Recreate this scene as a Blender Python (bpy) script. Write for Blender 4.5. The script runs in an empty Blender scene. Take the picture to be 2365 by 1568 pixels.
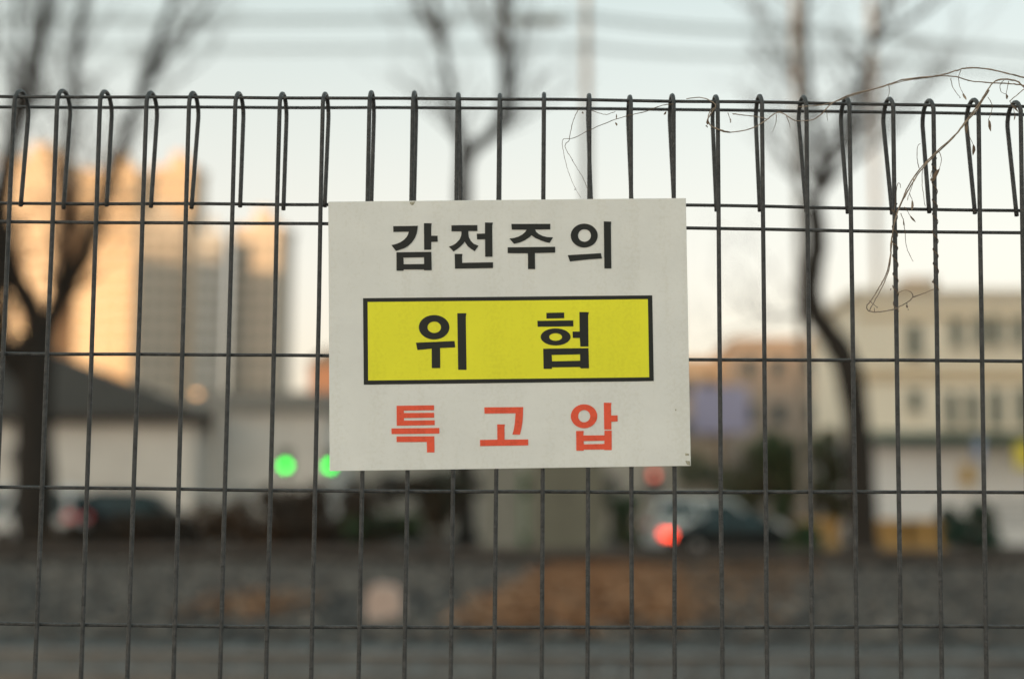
import bpy, bmesh, math, random
from mathutils import Vector, Matrix, noise
from mathutils.geometry import tessellate_polygon
R = math.radians
random.seed(7)
SC = bpy.context.scene
COL = SC.collection

# ------------------------------------------------------------------ camera
FOCAL, SENSOR = 50.0, 36.0
CAM_H = 1.40
D0 = 1.585                      # camera to fence plane (m)
YAW, PITCH, ROLL = R(0.7), R(6.8), R(0.30)
ROT = Matrix.Rotation(YAW, 3, 'Z') @ Matrix.Rotation(R(90) + PITCH, 3, 'X') @ Matrix.Rotation(ROLL, 3, 'Z')
cam_d = bpy.data.cameras.new('camera')
cam = bpy.data.objects.new('camera', cam_d)
COL.objects.link(cam)
cam.matrix_world = Matrix.Translation((0, 0, CAM_H)) @ ROT.to_4x4()
cam_d.lens, cam_d.sensor_width = FOCAL, SENSOR
cam_d.clip_start, cam_d.clip_end = 0.05, 6000
cam_d.dof.use_dof = True
cam_d.dof.focus_distance = 1.60
cam_d.dof.aperture_fstop = 2.0
SC.camera = cam

# ------------------------------------------------------------------ light
SUN_EL = R(6.0)
TO_SUN = Vector((-0.64, -0.768, math.tan(SUN_EL))).normalized()
world = bpy.data.worlds.new('World')
SC.world = world
world.use_nodes = True
wn, wl = world.node_tree.nodes, world.node_tree.links
wn.clear()
sky = wn.new('ShaderNodeTexSky')
sky.sky_type = 'NISHITA'
sky.sun_disc = False
sky.sun_elevation = SUN_EL
sky.sun_rotation = math.atan2(TO_SUN.x, TO_SUN.y)
sky.air_density, sky.dust_density, sky.ozone_density = 1.0, 3.0, 1.2
# thin bright evening haze all round: cream at the horizon, pale grey-teal higher up
tc = wn.new('ShaderNodeTexCoord')
sep = wn.new('ShaderNodeSeparateXYZ')
ramp = wn.new('ShaderNodeValToRGB')
ramp.color_ramp.elements[0].position = 0.0
ramp.color_ramp.elements[0].color = (0.82, 0.64, 0.46, 1)
ramp.color_ramp.elements[1].position = 0.42
ramp.color_ramp.elements[1].color = (0.45, 0.56, 0.525, 1)
e = ramp.color_ramp.elements.new(0.17)
e.color = (0.76, 0.69, 0.585, 1)
mul = wn.new('ShaderNodeMixRGB'); mul.blend_type = 'MULTIPLY'; mul.inputs[0].default_value = 1.0
mul.inputs[2].default_value = (8.33, 8.33, 8.33, 1)
mix = wn.new('ShaderNodeMixRGB'); mix.blend_type = 'ADD'; mix.inputs[0].default_value = 1.0
bg = wn.new('ShaderNodeBackground'); bg.inputs['Strength'].default_value = 0.12
wo = wn.new('ShaderNodeOutputWorld')
wl.new(tc.outputs['Generated'], sep.inputs[0])
wl.new(sep.outputs['Z'], ramp.inputs[0])
wl.new(ramp.outputs[0], mul.inputs[1])
hsv = wn.new('ShaderNodeHueSaturation'); hsv.inputs['Saturation'].default_value = 0.68   # haze washes the glow out
wl.new(sky.outputs[0], hsv.inputs['Color'])
wl.new(hsv.outputs[0], mix.inputs[1])
wl.new(mul.outputs[0], mix.inputs[2])
wl.new(mix.outputs[0], bg.inputs['Color'])
wl.new(bg.outputs[0], wo.inputs[0])

sun_d = bpy.data.lights.new('sun', 'SUN')
sun_d.energy = 5.0
sun_d.angle = R(0.53)
sun_d.color = (1.0, 0.59, 0.27)
sun = bpy.data.objects.new('sun', sun_d)
COL.objects.link(sun)
sun.rotation_euler = TO_SUN.to_track_quat('Z', 'Y').to_euler()
sun.location = (0, 0, 60)

SC.view_settings.view_transform = 'Standard'
SC.view_settings.look = 'None'
SC.view_settings.exposure = 0.0
SC.view_settings.gamma = 1.0
SC.view_settings.use_curve_mapping = False

# ------------------------------------------------------------------ helpers
SPX = 3089.0 / 2365.0


def ray(px, py):
    """direction through a point of the photo, px py in the 2365 x 1568 view of it"""
    f = 2365.0 * FOCAL / SENSOR
    return ROT @ Vector(((px - 1182.5) / f, (784.0 - py) / f, -1.0))


def at(px, py, y):
    d = ray(px, py)
    return Vector((0, 0, CAM_H)) + d * (y / d.y)


def srgb(r, g, b):
    def c(v):
        v /= 255.0
        return v / 12.92 if v <= 0.04045 else ((v + 0.055) / 1.055) ** 2.4
    return (c(r), c(g), c(b))


MATS = {}


def mat(name, col, rough=0.6, metal=0.0, var=0.15, scale=8.0, bump=0.0, bscale=40.0, emit=None, estr=0.0, spec=0.5, col2=None):
    if name in MATS:
        return MATS[name]
    m = bpy.data.materials.new(name)
    m.use_nodes = True
    n, l = m.node_tree.nodes, m.node_tree.links
    b = n['Principled BSDF']
    b.inputs['Roughness'].default_value = rough
    b.inputs['Metallic'].default_value = metal
    b.inputs['Specular IOR Level'].default_value = spec
    tcn = n.new('ShaderNodeTexCoord')
    if var > 0:
        nz = n.new('ShaderNodeTexNoise')
        nz.inputs['Scale'].default_value = scale
        nz.inputs['Detail'].default_value = 5.0
        nz.inputs['Roughness'].default_value = 0.6
        rp = n.new('ShaderNodeValToRGB')
        a = [max(0.0, c * (1 - var)) for c in col]
        z = [min(1.0, c * (1 + var)) for c in (col2 or col)]
        rp.color_ramp.elements[0].position = 0.3
        rp.color_ramp.elements[1].position = 0.7
        rp.color_ramp.elements[0].color = (*a, 1)
        rp.color_ramp.elements[1].color = (*z, 1)
        l.new(tcn.outputs['Object'], nz.inputs['Vector'])
        l.new(nz.outputs['Fac'], rp.inputs[0])
        l.new(rp.outputs[0], b.inputs['Base Color'])
    else:
        b.inputs['Base Color'].default_value = (*col, 1)
    if bump > 0:
        nb = n.new('ShaderNodeTexNoise')
        nb.inputs['Scale'].default_value = bscale
        nb.inputs['Detail'].default_value = 4.0
        bp = n.new('ShaderNodeBump')
        bp.inputs['Strength'].default_value = bump
        bp.inputs['Distance'].default_value = 0.02
        l.new(tcn.outputs['Object'], nb.inputs['Vector'])
        l.new(nb.outputs['Fac'], bp.inputs['Height'])
        l.new(bp.outputs[0], b.inputs['Normal'])
    if emit:
        b.inputs['Emission Color'].default_value = (*emit, 1)
        b.inputs['Emission Strength'].default_value = estr
    MATS[name] = m
    return m


def tag(o, label=None, cat=None, group=None, kind=None):
    if label: o['label'] = label
    if cat: o['category'] = cat
    if group: o['group'] = group
    if kind: o['kind'] = kind
    return o


def empty(name, loc, label, cat, group=None, rz=0.0):
    o = bpy.data.objects.new(name, None)
    COL.objects.link(o)
    o.location = loc
    o.rotation_euler.z = rz
    o.empty_display_size = 0.1
    return tag(o, label, cat, group)


class MB:
    """collects geometry for ONE mesh object"""
    def __init__(self):
        self.v, self.f, self.m = [], [], []

    def add(self, vs, fs, mi=0):
        o = len(self.v)
        self.v += [tuple(p) for p in vs]
        self.f += [tuple(o + i for i in f) for f in fs]
        self.m += [mi] * len(fs)
        return self

    def box(self, x0, x1, y0, y1, z0, z1, mi=0):
        vs = [(x, y, z) for z in (z0, z1) for y in (y0, y1) for x in (x0, x1)]
        fs = [(0, 2, 3, 1), (4, 5, 7, 6), (0, 1, 5, 4), (2, 6, 7, 3), (0, 4, 6, 2), (1, 3, 7, 5)]
        return self.add(vs, fs, mi)

    def tube(self, pts, rad, n=8, mi=0, cap=True):
        pts = [Vector(p) for p in pts]
        if not hasattr(rad, '__len__'):
            rad = [rad] * len(pts)
        t0 = (pts[1] - pts[0]).normalized()
        up = Vector((0, 0, 1)) if abs(t0.z) < 0.9 else Vector((1, 0, 0))
        a = t0.cross(up).normalized()
        rings = []
        vs = []
        for i, p in enumerate(pts):
            if i == 0: t = t0
            elif i == len(pts) - 1: t = (pts[i] - pts[i - 1])
            else: t = (pts[i + 1] - pts[i - 1])
            t = t.normalized() if t.length > 1e-9 else t0
            a = (a - t * a.dot(t))
            a = a.normalized() if a.length > 1e-9 else t.orthogonal().normalized()
            b = t.cross(a)
            for k in range(n):
                an = 2 * math.pi * k / n
                vs.append(p + (a * math.cos(an) + b * math.sin(an)) * rad[i])
        fs = []
        for i in range(len(pts) - 1):
            for k in range(n):
                k2 = (k + 1) % n
                fs.append((i * n + k, i * n + k2, (i + 1) * n + k2, (i + 1) * n + k))
        if cap:
            fs.append(tuple(range(n - 1, -1, -1)))
            e0 = (len(pts) - 1) * n
            fs.append(tuple(e0 + k for k in range(n)))
        return self.add(vs, fs, mi)

    def lathe(self, prof, n=20, axis='Z', center=(0, 0, 0), mi=0):
        c = Vector(center)
        vs, fs = [], []
        for (r, h) in prof:
            for k in range(n):
                an = 2 * math.pi * k / n
                x, y = r * math.cos(an), r * math.sin(an)
                if axis == 'Z': p = (x, y, h)
                elif axis == 'Y': p = (x, h, y)
                else: p = (h, x, y)
                vs.append(c + Vector(p))
        for i in range(len(prof) - 1):
            for k in range(n):
                k2 = (k + 1) % n
                fs.append((i * n + k, i * n + k2, (i + 1) * n + k2, (i + 1) * n + k))
        fs.append(tuple(range(n)))
        fs.append(tuple((len(prof) - 1) * n + k for k in range(n)))
        return self.add(vs, fs, mi)

    def prism(self, poly, y0, y1, taper=None, mi=0):
        """polygon of (x, z) extruded along y"""
        n = len(poly)
        vs = [(x, y0, z) for x, z in poly] + [(x, y1, z) for x, z in poly]
        fs = [tuple(range(n)), tuple(range(2 * n - 1, n - 1, -1))]
        for i in range(n):
            j = (i + 1) % n
            fs.append((i, i + n, j + n, j))
        return self.add(vs, fs, mi)

    def build(self, name, mats, parent=None, smooth=False, origin=None, bevel=0.0, recalc=True):
        me = bpy.data.meshes.new(name)
        vs = self.v
        if origin is not None:
            o_ = Vector(origin)
            vs = [tuple(Vector(p) - o_) for p in vs]
        me.from_pydata(vs, [], self.f)
        if not isinstance(mats, (list, tuple)):
            mats = [mats]
        for m in mats:
            me.materials.append(m)
        for p, mi in zip(me.polygons, self.m):
            p.material_index = mi
        if bevel > 0 or recalc:
            bm = bmesh.new()
            bm.from_mesh(me)
            if bevel > 0:
                bmesh.ops.bevel(bm, geom=bm.edges[:], offset=bevel, segments=2, affect='EDGES', profile=0.5, clamp_overlap=True)
            bmesh.ops.recalc_face_normals(bm, faces=bm.faces[:])
            bm.to_mesh(me)
            bm.free()
        if smooth:
            me.polygons.foreach_set('use_smooth', [True] * len(me.polygons))
        o = bpy.data.objects.new(name, me)
        COL.objects.link(o)
        if parent is not None:
            o.parent = parent
        if origin is not None:
            o.location = origin
        return o


def inst(src, parent, loc=None, rot=None, scale=None):
    o = src.copy()
    COL.objects.link(o)
    o.parent = parent
    if loc is not None: o.location = loc
    if rot is not None: o.rotation_euler = rot
    if scale is not None: o.scale = scale
    return o


def smooth_path(pts, sub=5):
    pts = [Vector(p) for p in pts]
    if len(pts) < 3:
        return [pts[0].lerp(pts[-1], t / sub) for t in range(sub + 1)]
    out = []
    for i in range(len(pts) - 1):
        p0 = pts[max(i - 1, 0)]; p1 = pts[i]; p2 = pts[i + 1]; p3 = pts[min(i + 2, len(pts) - 1)]
        for k in range(sub):
            t = k / sub
            out.append(0.5 * ((2 * p1) + (p2 - p0) * t + (2 * p0 - 5 * p1 + 4 * p2 - p3) * t * t + (3 * p1 - p0 - 3 * p2 + p3) * t ** 3))
    out.append(pts[-1])
    return out


def interp(tab, x):
    if x <= tab[0][0]:
        a, b = tab[0], tab[1]
    elif x >= tab[-1][0]:
        a, b = tab[-2], tab[-1]
    else:
        for a, b in zip(tab, tab[1:]):
            if a[0] <= x <= b[0]:
                break
    return a[1] + (b[1] - a[1]) * (x - a[0]) / (b[0] - a[0])


# ------------------------------------------------------------------ setting: ground
def sheet(name, x0, x1, y0, y1, z, m, nx=1, ny=1, zf=None):
    mb = MB()
    vs = []
    for j in range(ny + 1):
        for i in range(nx + 1):
            x = x0 + (x1 - x0) * i / nx
            y = y0 + (y1 - y0) * j / ny
            vs.append((x, y, z + (zf(x, y) if zf else 0)))
    fs = [(j * (nx + 1) + i, j * (nx + 1) + i + 1, (j + 1) * (nx + 1) + i + 1, (j + 1) * (nx + 1) + i) for j in range(ny) for i in range(nx)]
    mb.add(vs, fs)
    o = mb.build(name, m, smooth=True, recalc=False)
    return tag(o, kind='structure')


M_ground = mat('ground_soil', (0.056, 0.049, 0.043), 0.95, var=0.55, scale=1.1, bump=0.6, bscale=9, spec=0.2)
M_ballast = mat('ballast_bed', (0.085, 0.097, 0.10), 0.9, var=0.5, scale=5.0, bump=0.9, bscale=22, spec=0.3)
M_asphalt = mat('asphalt', (0.05, 0.05, 0.052), 0.85, var=0.2, scale=2.0, bump=0.3, bscale=60)
M_pave = mat('pavement_concrete', (0.12, 0.11, 0.10), 0.9, var=0.25, scale=1.5)
sheet('ground', -3000, 3000, -400, 5000, 0.0, M_ground)
sheet('ballast_bed', -60, 60, 8.4, 13.9, 0.05, M_ballast, 60, 14, lambda x, y: 0.03 * noise.noise(Vector((x * .7, y * .7, 0))) - 0.16 * max(0, abs(y - 11.15) - 2.2))
sheet('bounce_footpath', -60, 60, -9.0, 1.48, 0.006, mat('bounce_footpath_pale', (0.36, 0.345, 0.32), 0.9, var=0.2, scale=1.5))  # unseen pale paving added to bounce light up onto the sign
sheet('pavement', -200, 200, 37.4, 40.0, 0.12, M_pave)
sheet('road', -200, 200, 40.0, 53.0, 0.02, M_asphalt)
for i, yy in enumerate((46.4, 46.7)):
    o = sheet('road_marking', -200, 200, yy, yy + 0.12, 0.026, mat('yellow_paint', (0.65, 0.42, 0.05), 0.7, var=0.2))

# ------------------------------------------------------------------ buildings
def window_set(parent, wall_w, rows, cols_x, zs, w, h, y, m_frame, m_glass, rz=0.0, first=None, depth=0.10):
    """windows (frame > pane) on the face y = const of a building in its local space"""
    f0 = first
    for z in zs:
        for x in cols_x:
            if f0 is None:
                mb = MB()
                t = 0.07
                mb.box(-w / 2, w / 2, -0.04, depth, h / 2 - t, h / 2)
                mb.box(-w / 2, w / 2, -0.04, depth, -h / 2, -h / 2 + t)
                mb.box(-w / 2, -w / 2 + t, -0.04, depth, -h / 2 + t, h / 2 - t)
                mb.box(w / 2 - t, w / 2, -0.04, depth, -h / 2 + t, h / 2 - t)
                fr = mb.build('window', m_frame, parent)
                pn = MB().box(-w / 2 + t, w / 2 - t, 0.0, 0.03, -h / 2 + t, h / 2 - t).build('pane', m_glass, fr)
                f0 = (fr, pn)
                fr.location = (x, y, z)
            else:
                fr = inst(f0[0], parent, (x, y, z))
                inst(f0[1], fr, (0, 0, 0))
    return f0


M_glass = mat('window_glass', (0.03, 0.045, 0.05), 0.12, var=0.0, spec=0.6)
M_frame = mat('window_frame', (0.30, 0.30, 0.29), 0.5, var=0.05)


def tower(name, label, px0, px1, py_top, y, col, rz, depth=14.0, group='distant apartment towers', floors=None, split=0.6, bays=4):
    """apartment tower: front face + right face seen, balcony band on each floor, lift house on the roof"""
    a, b = at(px0, 1175, y), at(px1, 1175, y)
    top = at((px0 + px1) / 2, py_top, y).z
    wtot = b.x - a.x
    w = wtot * split / math.cos(rz)
    d = wtot * (1 - split) / max(0.2, abs(math.sin(rz))) if abs(rz) > 0.05 else depth
    d = min(max(d, 9.0), 26.0)
    # corner shared by the two visible faces
    corner = Vector((a.x + wtot * split, y, 0))
    root = empty(name, (corner.x, corner.y, 0), label, 'building', group, rz)
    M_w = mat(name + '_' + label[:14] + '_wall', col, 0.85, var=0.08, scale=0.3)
    M_b = MATS.get(name + '_' + label[:14] + '_wall')
    mat('balcony_white', (0.72, 0.70, 0.66), 0.8, var=0.06)
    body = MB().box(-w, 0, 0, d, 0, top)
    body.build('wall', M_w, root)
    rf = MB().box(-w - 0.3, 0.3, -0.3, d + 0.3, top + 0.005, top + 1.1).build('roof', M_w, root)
    MB().box(-w * 0.62, -w * 0.3, d * 0.3, d * 0.7, top + 1.105, top + 5.2).build('lift_house', M_w, rf)
    nf = int(top / 3.0)
    bm_ = MB().box(-w + 0.9, -0.9, -0.35, -0.01, 0, 1.05)
    band = bm_.build('balcony', M_b, root)
    band.location = (0, 0, 3.0)
    for k in range(2, nf):
        inst(band, root, (0, 0, 3.0 * k))
    zs = [3.0 * k + 1.9 for k in range(max(3, nf - 14), nf)]
    cols = [-w + w * (i + 0.5) / bays for i in range(bays)]
    window_set(root, w, 0, cols, zs, min(2.4, w / bays * 0.7), 1.5, -0.06, M_frame, mat('far_glass', (0.22, 0.2, 0.17), 0.3, var=0.0))
    return root


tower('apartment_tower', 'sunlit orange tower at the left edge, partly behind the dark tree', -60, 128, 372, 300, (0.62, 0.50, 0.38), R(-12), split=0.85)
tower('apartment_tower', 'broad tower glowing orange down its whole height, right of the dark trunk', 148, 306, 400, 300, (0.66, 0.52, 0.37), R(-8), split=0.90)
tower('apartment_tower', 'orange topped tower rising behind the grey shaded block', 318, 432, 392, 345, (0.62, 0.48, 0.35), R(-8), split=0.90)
tower('apartment_tower', 'grey shaded apartment block right of the glowing orange tower', 304, 442, 522, 288, (0.56, 0.52, 0.46), R(14), split=0.75)  # wall colour lightened to stand in for distance haze
tower('apartment_tower', 'narrow blue-grey block between the grey block and the orange capped tower', 436, 516, 556, 285, (0.58, 0.58, 0.56), R(10), split=0.8)  # haze put into the pale wall colour here too
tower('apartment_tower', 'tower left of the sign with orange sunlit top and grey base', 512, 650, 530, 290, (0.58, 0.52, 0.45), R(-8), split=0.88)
# unseen blocks added behind and beside the viewer to shade street and towers
L_ = Vector((-TO_SUN.x, -TO_SUN.y, 0)).normalized()
N_ = Vector((L_.y, -L_.x, 0))
RZ_ = math.atan2(N_.y, N_.x)


def shade_block(name, label, u0, u1, s, h, d=14.0):
    c = N_ * ((u0 + u1) / 2) + L_ * s
    root = empty(name, c, label, 'building', None, RZ_)
    w = u1 - u0
    mw = mat('shade_block_wall', (0.45, 0.42, 0.38), 0.85, var=0.1, scale=0.3)
    MB().box(-w / 2, w / 2, -d / 2, d / 2, 0, h).build('wall', mw, root)
    MB().box(-w / 2 - 0.4, w / 2 + 0.4, -d / 2 - 0.4, d / 2 + 0.4, h + 0.005, h + 1.0).build('roof', mw, root)
    band = MB().box(-w / 2 + 1, w / 2 - 1, d / 2 + 0.01, d / 2 + 1.0, 0, 1.0).build('balcony', MATS['balcony_white'], root)
    band.location = (0, 0, 3)
    for k in range(2, int(h / 3)):
        inst(band, root, (0, 0, 3.0 * k))


shade_block('unseen_shade_block', 'long unseen block added behind the viewer to shade the street', -80, 45, -420, 61.5)
shade_block('unseen_shade_block', 'tall unseen slab block added far off to the left to shade tower bases', -251, -222, 10, 67)

# low dark-roofed house with a long pale wall, left
YH = 58.0
xl, xr = at(-330, 1175, YH).x, at(470, 1175, YH).x
ze = at(200, 955, YH).z
zr = at(60, 792, YH + 5).z
hroot = empty('low_house', ((xl + xr) / 2, YH, 0), 'low pale-walled house under a dark hipped roof, left behind the tree', 'house')
hw = (xr - xl) / 2
M_pale = mat('pale_render', (0.66, 0.63, 0.59), 0.85, var=0.10, scale=0.8)
M_tile = mat('dark_roof_tile', (0.044, 0.036, 0.029), 0.8, var=0.3, scale=2.0, bump=0.4, bscale=8)
MB().box(-hw + 0.5, hw - 0.6, 0.5, 10, 0, ze).build('wall', M_pale, hroot)
ridge = zr
rv = [(-hw, 0, ze), (hw, 0, ze), (hw, 10.5, ze), (-hw, 10.5, ze), (-hw + 4, 5.2, ridge), (hw - 9.2, 5.2, ridge),
      (-hw, 0, ze - 0.35), (hw, 0, ze - 0.35), (hw, 10.5, ze - 0.35), (-hw, 10.5, ze - 0.35)]
rfs = [(0, 1, 5, 4), (1, 2, 5), (2, 3, 4, 5), (3, 0, 4), (6, 7, 1, 0), (7, 8, 2, 1), (8, 9, 3, 2), (9, 6, 0, 3), (9, 8, 7, 6)]
roof_o = MB().add(rv, rfs).build('roof', M_tile, hroot)
MB().tube([(-hw + 4, 5.2, ridge + 0.04), (hw - 9.2, 5.2, ridge + 0.04)], 0.14, 8).build('ridge_cap', M_tile, roof_o)
window_set(hroot, 0, 0, [-hw * 0.1], [ze - 1.7], 1.0, 0.8, 0.42, M_pale, mat('house_glass', (0.2, 0.2, 0.2), 0.3, var=0.0))

# flat-roofed pale block next to it
x0, x1 = at(474, 1175, 61).x, at(748, 1175, 61).x
zt, zw = at(600, 905, 61).z, at(600, 952, 61).z
b2 = empty('flat_roofed_block', ((x0 + x1) / 2, 61, 0), 'flat-roofed pale block with grey upper band, just left of the sign', 'building')
w2 = (x1 - x0) / 2
MB().box(-w2, w2, 0, 9, 0, zw).build('wall', M_pale, b2)
MB().box(-w2 - 0.25, w2 + 0.25, -0.3, 9.3, zw + 0.005, zt).build('parapet', mat('grey_parapet', (0.24, 0.235, 0.22), 0.8, var=0.12), b2)
MB().box(-w2 * .5, -w2 * .25, -0.05, 0.2, 0.1, 2.3).build('door', mat('grey_door', (0.35, 0.35, 0.34), 0.6), b2)

# reddish house far behind, left edge of the sign
x0, x1 = at(708, 1175, 120).x, at(800, 1175, 120).x
zt = at(750, 800, 120).z
b3 = empty('brick_house', ((x0 + x1) / 2, 120, 0), 'small reddish brick house peeping out at the left edge of the sign', 'house')
w3 = (x1 - x0) / 2
M_red = mat('red_brick', (0.30, 0.17, 0.12), 0.85, var=0.15)
MB().box(-w3, w3, 0, 8, 0, zt - 1.5).build('wall', M_red, b3)
MB().prism([(-w3 - .3, zt - 1.5), (w3 + .3, zt - 1.5), (0, zt)], -0.3, 8.3).build('roof', mat('slate_grey', (0.12, 0.13, 0.13), 0.7), b3)
window_set(b3, 0, 0, [-w3 * .45, w3 * .45], [zt - 4.5, zt - 8], 1.0, 1.3, -0.05, M_frame, M_glass)

# brown and tan houses right of the sign
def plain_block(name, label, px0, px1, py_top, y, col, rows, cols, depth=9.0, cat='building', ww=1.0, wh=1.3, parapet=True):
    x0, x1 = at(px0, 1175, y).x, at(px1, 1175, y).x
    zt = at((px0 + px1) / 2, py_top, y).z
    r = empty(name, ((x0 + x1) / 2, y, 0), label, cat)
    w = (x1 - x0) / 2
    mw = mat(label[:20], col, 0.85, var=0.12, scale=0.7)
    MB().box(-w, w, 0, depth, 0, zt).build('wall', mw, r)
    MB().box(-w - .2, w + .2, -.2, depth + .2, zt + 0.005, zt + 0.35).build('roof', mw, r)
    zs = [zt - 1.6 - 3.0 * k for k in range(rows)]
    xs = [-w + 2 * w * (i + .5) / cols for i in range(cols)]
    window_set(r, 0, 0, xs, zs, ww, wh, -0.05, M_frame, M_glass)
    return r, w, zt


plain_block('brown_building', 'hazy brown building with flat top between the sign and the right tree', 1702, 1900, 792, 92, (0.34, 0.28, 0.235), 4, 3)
plain_block('grey_terrace', 'long grey-beige terrace seen under the bottom edge of the sign', 752, 1562, 930, 80, (0.42, 0.39, 0.34), 2, 8)
plain_block('tan_building', 'tan building touching the right edge of the sign, behind the blue board', 1560, 1716, 838, 98, (0.42, 0.34, 0.265), 4, 3)

# cream building at the right edge
YC = 62.0
x0, x1 = at(1992, 1175, YC).x, at(2600, 1175, YC).x
zt = at(2150, 688, YC).z
cb = empty('cream_building', (x0, YC, 0), 'cream rendered building with tall windows and dark awning, right edge', 'building')
WC = x1 - x0
M_cream = mat('cream_render', (0.92, 0.83, 0.68), 0.85, var=0.05, scale=0.6)
M_cream2 = mat('cream_trim', (0.70, 0.62, 0.50), 0.8, var=0.05)
zaw = at(2150, 1010, YC).z
MB().box(0, WC, 0, 10, zaw, zt).build('wall', M_cream, cb)
M_shop = mat('shop_front_white', (0.76, 0.75, 0.74), 0.7, var=0.08)
MB().box(0.05, WC - 0.05, 0.12, 9.9, 0, zaw - 0.005).build('ground_floor', M_shop, cb)
MB().box(-0.25, WC + .2, -0.25, 10.2, zt + 0.005, zt + 0.35).build('cornice', M_cream2, cb)
rb0, rb1 = at(2105, 1175, YC + 3).x - x0, at(2180, 1175, YC + 3).x - x0
MB().box(rb0, rb1, 3, 6, zt + 0.36, at(2150, 642, YC + 3).z).build('roof_house', mat('roof_house_tan', (0.36, 0.28, 0.2), 0.8), cb)
M_green = mat('dark_green_awning', (0.035, 0.075, 0.06), 0.7, var=0.2)
MB().add([(0.0, -0.05, zaw + 0.25), (WC, -0.05, zaw + 0.25), (WC, -1.0, zaw - 0.18), (0, -1.0, zaw - 0.18),
          (0.0, -0.05, zaw + 0.17), (WC, -0.05, zaw + 0.17), (WC, -1.0, zaw - 0.26), (0, -1.0, zaw - 0.26)],
         [(0, 1, 2, 3), (7, 6, 5, 4), (0, 3, 7, 4), (1, 5, 6, 2), (3, 2, 6, 7), (0, 4, 5, 1)]).build('awning', M_green, cb)
M_dkframe = mat('dark_green_frame', (0.20, 0.20, 0.16), 0.6)
px_m = at(1182 + 100, 1175, YC).x / 100 - at(1182, 1175, YC).x / 100
fa = None
for (px, py, pw, ph) in ((2112, 925, 30, 52), (2196, 945, 30, 80), (2245, 945, 30, 80), (2300, 942, 32, 84), (2360, 940, 32, 84),
                         (2110, 788, 34, 78), (2208, 770, 28, 66), (2262, 765, 28, 66), (2300, 765, 28, 66), (2352, 765, 28, 66)):
    p = at(px, py, YC)
    w_, h_ = pw * px_m, ph * px_m
    mb = MB()
    t = 0.06
    mb.box(-w_ / 2, w_ / 2, -0.05, 0.05, h_ / 2 - t, h_ / 2).box(-w_ / 2, w_ / 2, -0.05, 0.05, -h_ / 2, -h_ / 2 + t)
    mb.box(-w_ / 2, -w_ / 2 + t, -0.05, 0.05, -h_ / 2 + t, h_ / 2 - t).box(w_ / 2 - t, w_ / 2, -0.05, 0.05, -h_ / 2 + t, h_ / 2 - t)
    fr = mb.build('window', M_dkframe, cb)
    fr.location = (p.x - x0, -0.06, p.z)
    MB().box(-w_ / 2 + t, w_ / 2 - t, 0, 0.03, -h_ / 2 + t, h_ / 2 - t).build('pane', mat('green_grey_glass', (0.13, 0.15, 0.125), 0.2, var=0.0), fr)
    MB().box(-w_ / 2 - .1, w_ / 2 + .1, -0.12, 0.05, -h_ / 2 - .12, -h_ / 2 - .005).build('sill', M_cream2, fr)
for py in (730, 855, 876):
    p = at(2150, py, YC)
    MB().box(0.0, WC, -0.10, -0.005, p.z - 0.10, p.z + 0.10).build('string_course', mat('tan_trim', (0.62, 0.48, 0.30), 0.8), cb)

# signs on the right
def hung_board(name, label, px0, px1, py0, py1, y, m, m2=None, post=False, cat='sign'):
    a, b = at(px0, py1, y), at(px1, py0, y)
    r = empty(name, ((a.x + b.x) / 2, y, a.z), label, cat)
    w, h = (b.x - a.x) / 2, b.z - a.z
    MB().box(-w, w, -0.08, 0.08, 0, h).build('board', m, r, bevel=0.02)
    MB().box(-w - .06, w + .06, -0.06, 0.06, -0.06, -0.003).build('frame', m2 or m, r)
    if post:
        MB().tube([(0, 0.02, -0.06), (0, 0.02, -a.z)], 0.09, 10).build('post', m2 or m, r)
    return r


hung_board('shop_board', 'purple-blue shop board on a brown post right of the sign', 1598, 1728, 892, 1000, 74, mat('violet_blue', (0.33, 0.33, 0.50), 0.6, var=0.15, scale=0.6), mat('brown_post', (0.16, 0.11, 0.07), 0.7), post=True)
hung_board('yellow_board', 'round-cornered yellow board cut off by the right edge', 2346, 2406, 1022, 1078, 60.6, mat('yellow_board', (0.75, 0.62, 0.05), 0.6, var=0.05), post=False)
hung_board('blue_banner', 'narrow pale blue vertical banner under the awning', 2252, 2270, 1010, 1062, 60.8, mat('pale_blue', (0.25, 0.32, 0.48), 0.6, var=0.05))
hung_board('ochre_poster', 'small ochre poster on the white shop front', 2222, 2248, 1072, 1118, 61.7, mat('ochre', (0.55, 0.36, 0.12), 0.7, var=0.1))

# ------------------------------------------------------------------ street
# low wall along the far side of the tracks: coping slabs on a rendered wall
rw = empty('low_wall', (0, 36.6, 0), 'long low grey-brown wall between the tracks and the street', 'wall')
M_wall = mat('low_wall_concrete_shadowed', (0.030, 0.028, 0.026), 0.9, var=0.3, scale=1.2, bump=0.4, bscale=6)  # near-black colour carries the shadow line along the wall foot
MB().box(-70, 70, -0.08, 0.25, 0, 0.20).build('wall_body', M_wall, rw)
cp = MB().box(-0.99, 0.99, -0.22, 0.32, 0.205, 0.42).build('coping_slab', mat('coping', (0.088, 0.074, 0.066), 0.9, var=0.25, scale=0.8), rw, bevel=0.015)
cp.location = (-26, 0, 0)
for k in range(1, 27):
    inst(cp, rw, (-26 + 2.0 * k, 0, random.uniform(0, 0.012)))

# kerb stones
kb = empty('kerb', (0, 40.0, 0), 'pale kerb along the far pavement', 'kerb')
ks = MB().box(-0.98, 0.98, -0.1, 0.1, 0.0, 0.13).build('kerb_stone', mat('kerb_stone', (0.3, 0.29, 0.27), 0.85), kb, bevel=0.02)
ks.location = (-26, 0, 0)
for k in range(1, 27):
    inst(ks, kb, (-26 + 2.0 * k, 0, 0))

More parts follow.
